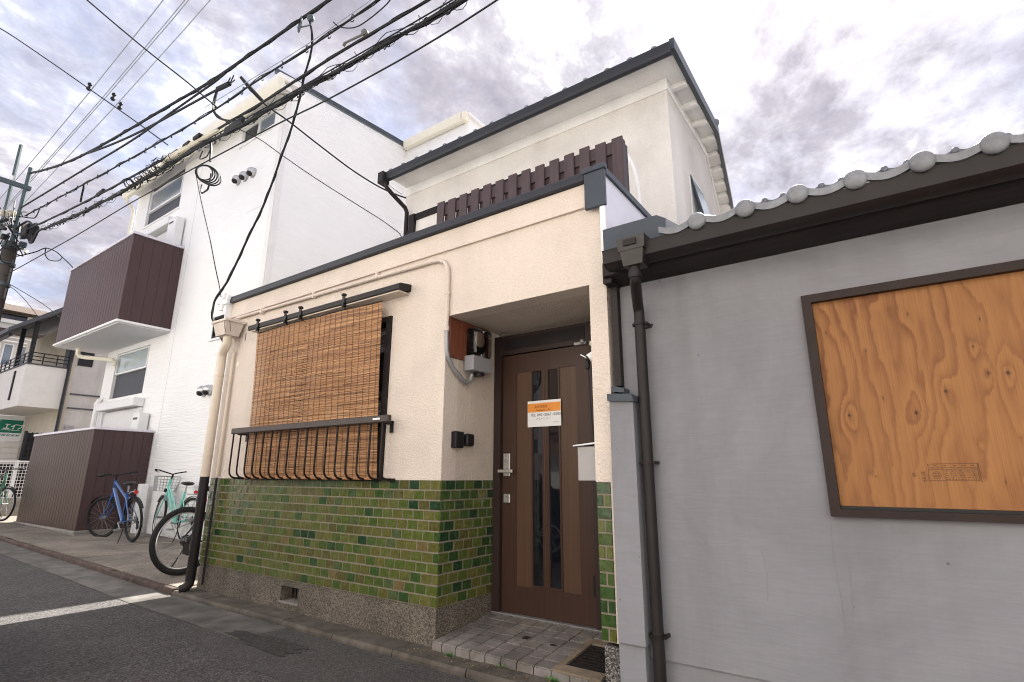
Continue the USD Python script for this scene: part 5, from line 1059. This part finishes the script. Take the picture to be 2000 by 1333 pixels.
for k in range(16):
    a = np.array([-11.95+r_.uniform(-.2, .2), -.5+r_.uniform(-.4, .1), r_.uniform(5.5, 6.6)]); c = a+np.array([r_.uniform(-.1, .5), r_.uniform(-.1, .3), r_.uniform(-.5, .1)]); e = a+np.array([r_.uniform(-.3, .3), r_.uniform(-.3, .3), r_.uniform(-.3, .3)])
    MB().tube(spline([a, c, e], 6), .012, 5).build(UP, 'jumper_wire', 'cable_black')
MB().box(-11.55, -11.18, -.48, -.28, 5.85, 6.08, .02).build(UP, 'closure_box', 'black_plastic')
MB().tube(spline([(-11.95, -.5, 6.15), (-11.5, -.45, 6.2), (-11.1, -.42, 6.0), (-10.95, -.42, 5.60), (-10.75, -.42, 5.55), (-10.5, -.42, 5.72), (-10.22, -.41, 5.69)]), .022, 6).build(UP, 'jumper_wire', 'cable_black')
MB().box(-12.06, -11.96, -.58, -.42, 5.15, 5.3).build(UP, 'step_bolt', 'galvanised')

def cable(name, label, pts, r, mat='cable_black', n=8, ext=None, cat='cable', group=None):
    p = spline(pts, n); c = thing(name, label, cat, p[0], group)
    MB().tube(p, r, 6).build(c, 'line', mat)
    return c, p
def hooks(c, p, step, size, seed, name='hanger', r=.006, mat='cable_black'):
    q_ = random.Random(seed); s = np.r_[0, np.cumsum(np.linalg.norm(np.diff(p, axis=0), axis=1))]; d = step*.5
    while d < s[-1]-.1:
        x = np.array([np.interp(d, s, p[:, k]) for k in range(3)]); h = size*q_.uniform(.7, 1.3)
        a = np.linspace(.3, 5.6, 9); dx = q_.uniform(-.03, .03)
        MB().tube([(x[0]+dx+h*.55*math.cos(t), x[1]+q_.uniform(-.01, .01), x[2]-h*.2+h*math.sin(t)) for t in a], r, 5).build(c, name, mat)
        d += step*q_.uniform(.7, 1.3)
def wrap(c, p, R_, pitch, name='lashing', r=.005, mat='cable_black', wob=0.3, seed=1):
    q_ = random.Random(seed); s = np.r_[0, np.cumsum(np.linalg.norm(np.diff(p, axis=0), axis=1))]; L = s[-1]; N_ = int(L/pitch*8); out = []
    for i in range(N_):
        d = L*i/N_; x = np.array([np.interp(d, s, p[:, k]) for k in range(3)]); t = 2*math.pi*d/pitch; rr = R_*(1+wob*math.sin(d*5.3+seed)+wob*.5*math.sin(d*13.1))
        out.append(x+np.array([0, rr*math.cos(t), rr*math.sin(t)]))
    MB().tube(out, r, 4).build(c, name, mat)
end = lambda pts: pts+[[pts[-1][0]+6, pts[-1][1]+.3, pts[-1][2]+.35]]
c, p = cable('power_cable', 'thickest topmost black power cable from the mast top to the top edge', end([[-12.0, -.5, 7.49], [-8.83, -.34, 6.86], [-5.8, -.19, 6.6], [-4.17, -.11, 6.49], [-2.47, -.02, 6.5], [-1.06, .05, 6.49]]), .022)
wrap(c, p, .021, .9, r=.009, wob=.1); hooks(c, p, .8, .03, 3, 'tie', .006)
hooks(*cable('feeder_cable', 'black cable just below the thickest one, joining it midway', [[-11.96, -.5, 6.65], [-8.66, -.33, 6.5], [-6.48, -.22, 6.41], [-5.64, -.18, 6.43], [-4.51, -.13, 6.43], [-4.16, -.11, 6.47]], .017), .9, .028, 4, 'tie')
c, p = cable('branch_cable', 'short black cable leaving the thickest one and ending at a pointed terminal', [[-8.73, -.34, 6.83], [-6.63, -.23, 6.48], [-4.95, -.15, 6.32], [-4.38, -.12, 6.27], [-4.06, -.10, 6.23]], .018)
MB().cyl((-4.30, -.12, 6.26), (-4.02, -.1, 6.23), .032, 10).tube([(-4.1, -.1, 6.24), (-4.02, -.1, 6.33)], .008, 5).tube([(-4.0, -.1, 6.23), (-3.93, -.1, 6.32)], .008, 5).tube([(-4.02, -.1, 6.22), (-3.88, -.1, 6.22)], .008, 5).build(c, 'terminal', 'cable_black')
MB().tube(spline([(-4.33, -.12, 6.24), (-4.38, -.12, 6.05), (-4.2, -.12, 5.78), (-3.95, -.1, 5.62), (-3.7, -.09, 5.5)]), .011, 5).tube(spline([(-4.30, -.12, 6.23), (-4.32, -.12, 6.0), (-4.1, -.11, 5.72), (-3.8, -.09, 5.56), (-3.55, -.08, 5.46)]), .011, 5).build(c, 'jumper_wire', 'cable_black')
c, p = cable('messenger_cable', 'thin wavy black cable hung with small hooks in the middle of the bundle', end([[-11.56, -.48, 6.34], [-9.04, -.35, 6.18], [-7.21, -.26, 6.06], [-5.6, -.18, 5.98], [-4.29, -.11, 5.94], [-3.47, -.07, 5.97], [-2.23, -.01, 5.97], [-1.49, .03, 6.0], [-.74, .06, 6.05]]), .013)
hooks(c, p, .42, .045, 7); wrap(c, p, .018, 1.3, r=.007, seed=2)
MB().tube([(-8.6, -.33, 6.14), (-8.55, -.33, 6.05), (-8.56, -.33, 5.95), (-8.54, -.33, 5.78)], .016, 6).build(c, 'tag', 'cable_black')
MB().tube(spline([(-1.9, .0, 6.1), (-1.75, .01, 5.95), (-1.4, .02, 5.80), (-1.05, .04, 5.86), (-.85, .05, 6.05)]), .007, 5).build(c, 'slack_loop', 'cable_black')
cable('steel_strand', 'fine straight grey strand just above the hooked cable', [[-4.59, -.13, 6.09], [-3.49, -.07, 6.06], [-2.3, -.01, 6.04], [-1.61, .02, 6.06], [-.88, .06, 6.1], [5, .3, 6.3]], .005, 'cable_grey')
c, p = cable('telephone_cable', 'black cable immediately above the thick lowest bundle', end([[-11.2, -.46, 5.94], [-7.45, -.27, 5.68], [-5.8, -.19, 5.62], [-4.32, -.12, 5.56], [-3.19, -.06, 5.56], [-2.33, -.02, 5.59], [-1.6, .02, 5.61], [-.47, .08, 5.6], [-.06, .1, 5.61]]), .017)
wrap(c, p, .016, 1.0, r=.009, seed=4); MB().ball((-1.35, .03, 5.67), .04, 1).tube([(-1.37, .03, 5.66), (-1.55, .02, 5.68), (-1.66, .02, 5.70)], .014, 5).tube([(-1.66, .02, 5.70), (-1.69, .02, 5.67)], .02, 5).build(c, 'bird_guard', 'roof_tile_dark')
MB().box(-7.9, -7.6, -.30, -.26, 5.70, 5.75).build(c, 'splice', 'cable_black')
c, p = cable('trunk_bundle', 'thick shaggy lowest bundle of black communication cables with spiral hangers', end([[-10.22, -.41, 5.69], [-7.92, -.30, 5.50], [-6.42, -.22, 5.45], [-5.1, -.16, 5.45], [-3.35, -.07, 5.39], [-2.36, -.02, 5.38], [-1.66, .02, 5.38], [-1.08, .05, 5.37], [-.03, .1, 5.35], [.4, .12, 5.36]]), .020)
for k, (R_, pt, rr) in enumerate(((.026, 1.7, .011), (.024, 1.1, .010), (.030, 2.3, .008))): wrap(c, p, R_, pt, 'cable', rr, wob=.25, seed=6+k)
wrap(c, p, .052, .30, 'spiral_hanger', .0035, 'cable_black', .35, 12); hooks(c, p, .8, .07, 13, 'loop', .006); hooks(c, p[:60], .22, .045, 14, 'tie', .006)
c, p = cable('companion_cable', 'thin cable running close along the top of the thick bundle', end([[-5.83, -.19, 5.52], [-4.43, -.12, 5.50], [-3.26, -.06, 5.46], [-2.17, -.01, 5.44], [-1.08, .05, 5.43], [-.18, .09, 5.42], [.23, .11, 5.42]]), .008)
wrap(c, p, .045, .9, 'hanger', .004, wob=.5, seed=3)
cable('lower_cable', 'single dark line below the thick bundle crossing the white gable', end([[-12, -.5, 5.08], [-8.58, -.33, 5.09], [-6.14, -.21, 5.14], [-4.1, -.11, 5.12], [-2.78, -.04, 5.10], [-1.86, .01, 5.06], [-.94, .05, 5.05], [-.22, .09, 5.08], [.71, .14, 5.17]]), .009)
SPL = thing('splice_closure', 'brownish cable splice clamped on the bundle above the tall window', 'splice', (-4.9, -.15, 5.5))
MB().tube([(-5.6, -.19, 5.49), (-5.35, -.18, 5.53), (-4.75, -.14, 5.55), (-4.1, -.11, 5.54)], [.02, .045, .045, .02], 10).build(SPL, 'sleeve', 'old_cream_metal', smooth=40)
for x in (-5.2, -4.85, -4.55): MB().box(x-.09, x+.09, -.20, -.09, 5.545, 5.60, .01).build(SPL, 'clamp', 'cable_black')
wrapp = spline([(-6.6, -.24, 5.48), (-5.8, -.2, 5.5), (-5.2, -.17, 5.52)], 10)
for k in range(3): wrap(SPL, wrapp, .06+.01*k, .16+.03*k, 'wire_tangle', .006, wob=.5, seed=20+k)
MB().box(-3.95, -3.5, -.11, -.06, 5.40, 5.50, .01).build(SPL, 'clamp', 'cable_black')
CO = thing('cable_coil', 'coil of spare black cable hanging below the bundle in front of the white wall', 'cable coil', (-4.26, -.11, 5.2))
for k in range(5): MB().ring((-4.27+.015*k, -.11+.01*(k-2), 4.95-.012*k), (.93, -.37+.12*(k-2), .1*(k-2)), .10+.012*k, .009, 26, 5).build(CO, 'turn', 'cable_black')
MB().tube(spline([(-4.28, -.11, 5.42), (-4.22, -.11, 5.25), (-4.20, -.11, 5.1)]), .016, 5).tube(spline([(-4.45, -.12, 5.35), (-4.5, -.12, 5.25), (-4.3, -.12, 5.2), (-4.25, -.11, 5.3), (-4.4, -.12, 5.38)]), .008, 5).tube(spline([(-4.13, -.1, 4.9), (-4.16, -.1, 4.68), (-4.28, -.11, 4.66), (-4.33, -.11, 4.8)]), .012, 5).build(CO, 'lead', 'cable_black')
cable('crossing_cable', 'thin cable coming from the left edge to the splice on the bundle', [[-9.0, -2.6, 8.6], [-7.96, -1.9, 7.91], [-7.28, -1.41, 7.35], [-6.64, -.95, 6.8], [-5.91, -.4, 6.16], [-5.51, -.18, 5.82]], .009)
cable('crossing_cable', 'thin cable coming down from the top left edge to the middle of the bundle', [[-5.6, -2.9, 8.0], [-4.94, -1.58, 6.95], [-4.55, -.92, 6.42], [-4.27, -.35, 6.04], [-4.25, -.11, 5.95]], .009)
cable('drop_wire', 'thin drop wire sagging from the bundle to the upper downpipe of the tiled house', [[-4.33, -.12, 5.93], [-4.17, .04, 5.75], [-3.85, .33, 5.54], [-3.65, .52, 5.35], [-3.29, .87, 5.02], [-2.86, 1.28, 4.66], [-2.56, 1.58, 4.40], [-2.44, 1.70, 4.25], [-2.42, 1.72, 4.1]], .006)
c, p = cable('service_cable', 'dark service cable from a pointed clamp down to the upper eaves of the tiled house', [[-3.75, -.09, 6.21], [-3.68, .17, 5.99], [-3.51, .48, 5.8], [-3.24, .89, 5.49], [-2.97, 1.31, 5.2], [-2.81, 1.6, 5.07], [-2.51, 1.9, 4.93]], .011)
MB().tube([(-3.75, -.09, 6.21), (-3.70, .05, 6.08), (-3.64, .2, 5.97)], [.02, .03, .016], 7).build(c, 'clamp', 'cable_black')
c, p = cable('service_drop', 'heavy black drop curving from the top cable down to the white insulators', [[-2.34, -.04, 6.36], [-2.32, .02, 6.07], [-2.45, .04, 5.6], [-2.56, .05, 5.15], [-2.74, .04, 4.66], [-2.91, .02, 4.18], [-3.1, -.03, 3.73], [-3.33, -.07, 3.26], [-3.46, -.13, 2.97], [-3.46, -.13, 2.86], [-3.36, -.10, 2.68], [-3.2, -.05, 2.45]], .013)
wrap(c, p, .012, .5, r=.008, seed=9, wob=.05)
MB().ring((-2.55, -.03, 6.42), (.4, 1, 0), .09, .010, 18, 5).tube(spline([(-2.6, -.03, 6.4), (-2.45, -.03, 6.33), (-2.32, -.03, 6.28)]), .01, 5).ball((-2.33, -.03, 6.38), .045, 1).build(c, 'clamp', 'galvanised')
cable('thin_lead', 'hair thin lead from the coil down to the white insulators', [[-4.54, -.13, 5.06], [-4.23, -.11, 4.48], [-3.91, -.09, 3.93], [-3.61, -.06, 3.34], [-3.31, -.12, 2.99]], .006)
for k, (y, zf, lab) in enumerate(((-.02, 9.5, 'leftmost of the pale high wires'), (.22, 9.5, 'pale high wire right of the leftmost one'), (.50, 9.5, 'third of the pale high wires from the left'), (.30, 9.62, 'faintest of the pale high wires'))):
    cable('high_wire', lab+' running up to the top edge', [[-60, y+.5, zf], [-30, y+.3, zf-.25], [-16, y+.1, zf-.05], [-10, y-.03, zf-.02], [-5, y-.2, zf], [15, y-1, zf+.4]], .0105, 'cable_grey', 4)
for k, (x, y, z, lab) in enumerate(((-10.83, -.1, 9.5, 'upper left'), (-10.45, .26, 9.3, 'middle, hanging lowest'), (-11.0, .55, 9.5, 'lower right'))):
    i_ = thing('line_clamp', f'small black clamp on the pale high wires, the {lab} of three', 'clamp', (x, y, z)); MB().ball((x, y, z), .045, 1).ball((x-.02, y, z-.10), .05, 1).build(i_, 'body', 'cable_black')
    MB().tube([(x, y, z), (x-.02, y, z-.10)], .02, 6).build(i_, 'shank', 'cable_black')
# lines behind the pole
c, p = cable('far_wire', 'slack black wire with a loop between the pole and the brown balcony', [[-12.0, -.45, 5.53], [-11.97, -.1, 5.77], [-12.01, .07, 5.93], [-12.12, .24, 5.95], [-12.23, .44, 5.87], [-12.28, .66, 5.72]], .012)
MB().tube(spline([(-11.99, .05, 5.92), (-12.0, .06, 5.80), (-12.08, .18, 5.70), (-12.12, .32, 5.74), (-12.2, .40, 5.88)]), .010, 5).build(c, 'slack_loop', 'cable_black')
cable('far_wire', 'thin wire falling behind the brown balcony', [[-12.0, -.5, 5.0], [-12.9, .3, 4.95], [-14, 1.4, 4.6]], .008); cable('far_wire', 'thin beaded wire falling to the dark roofed balcony', [[-12.1, -.5, 5.0], [-13.5, .1, 5.15], [-15.8, 1.0, 5.2]], .007)
cable('guy_wire', 'pale green guy wire falling steeply beside the pole at the left edge', [[-12.05, -.42, 5.4], [-12.6, -.33, 3.9], [-13.0, -.25, 2.6], [-13.3, -.2, 1.5]], .012, 'galvanised')

# ------------------------------------------------------------------ across the lane, seen in the door glass
OH = thing('opposite_house', 'white sided house across the lane mirrored in the door glass', 'house', (-6, -4.6, 0))
MB().box(-14, -2.78, -4.8, -4.4, 0, 5.6).build(OH, 'wall', 'white_siding'); MB().box(-14.2, -2.6, -6.5, -4.2, 5.6, 5.75).build(OH, 'roof', 'slate_metal')
MB().box(-6.4, -5.0, -4.399, -4.37, 2.6, 3.6).build(OH, 'window', 'dark_glass')
O2 = thing('opposite_brown_house', 'brown boarded house across the lane mirrored in the door glass', 'house', (1, -4.7, 0))
MB().box(-2.6, 9, -5.0, -4.55, 0, 5.2).build(O2, 'wall', 'pale_house'); MB().box(-2.8, 9, -6.5, -4.3, 5.2, 5.35).build(O2, 'roof', 'slate_metal')
MB().box(-2.6, -1.6, -4.549, -4.5, .2, 3.4).build(O2, 'shutter', 'panel_umber')
CA = thing('parked_car', 'dark parked car with alloy wheels mirrored in the door glass', 'car', (-2.3, -3.2, 0))
prof = [(-4.15, .28), (-.65, .28), (-.55, .55), (-.62, .80), (-1.35, .92), (-1.85, 1.42), (-3.3, 1.50), (-3.95, 1.42), (-4.2, .95), (-4.22, .5)]
arch = Polygon(prof)
from shapely.geometry import Point
for wx in (-1.42, -3.5): arch = arch.difference(Point(wx, .26).buffer(.34))
MB().prism(arch, 'y', -3.98, -2.52).build(CA, 'body', 'car_body')
MB().prism([(-1.95, .95), (-1.9, 1.36), (-2.55, 1.40), (-2.55, .95)], 'y', -2.519, -2.515).prism([(-2.65, .95), (-2.65, 1.40), (-3.3, 1.42), (-3.6, .98)], 'y', -2.519, -2.515).build(CA, 'window', 'dark_glass')
MB().box(-4.0, -.7, -3.9, -2.56, .18, .28).build(CA, 'floor_pan', 'black_plastic')
for wx in (-1.42, -3.5):
    w = MB().ring((wx, -2.62, .25), (0, 1, 0), .225, .085, 36, 10).build(CA, 'wheel', 'rubber')
    rm = MB().ring((wx, -2.535, .25), (0, 1, 0), .175, .014, 36, 6).ring((wx, -2.545, .25), (0, 1, 0), .045, .012, 18, 6)
    for k in range(5):
        for o in (-.13, .13):
            t = k*2*math.pi/5+.3; rm.tube([(wx+.04*math.cos(t), -2.535, .25+.04*math.sin(t)), (wx+.17*math.cos(t+o), -2.54, .25+.17*math.sin(t+o))], .012, 5)
    rm.build(w, 'rim', 'alloy'); MB().cyl((wx, -2.62, .25), (wx, -2.60, .25), .17, 24).build(w, 'brake_disc', 'black_plastic')
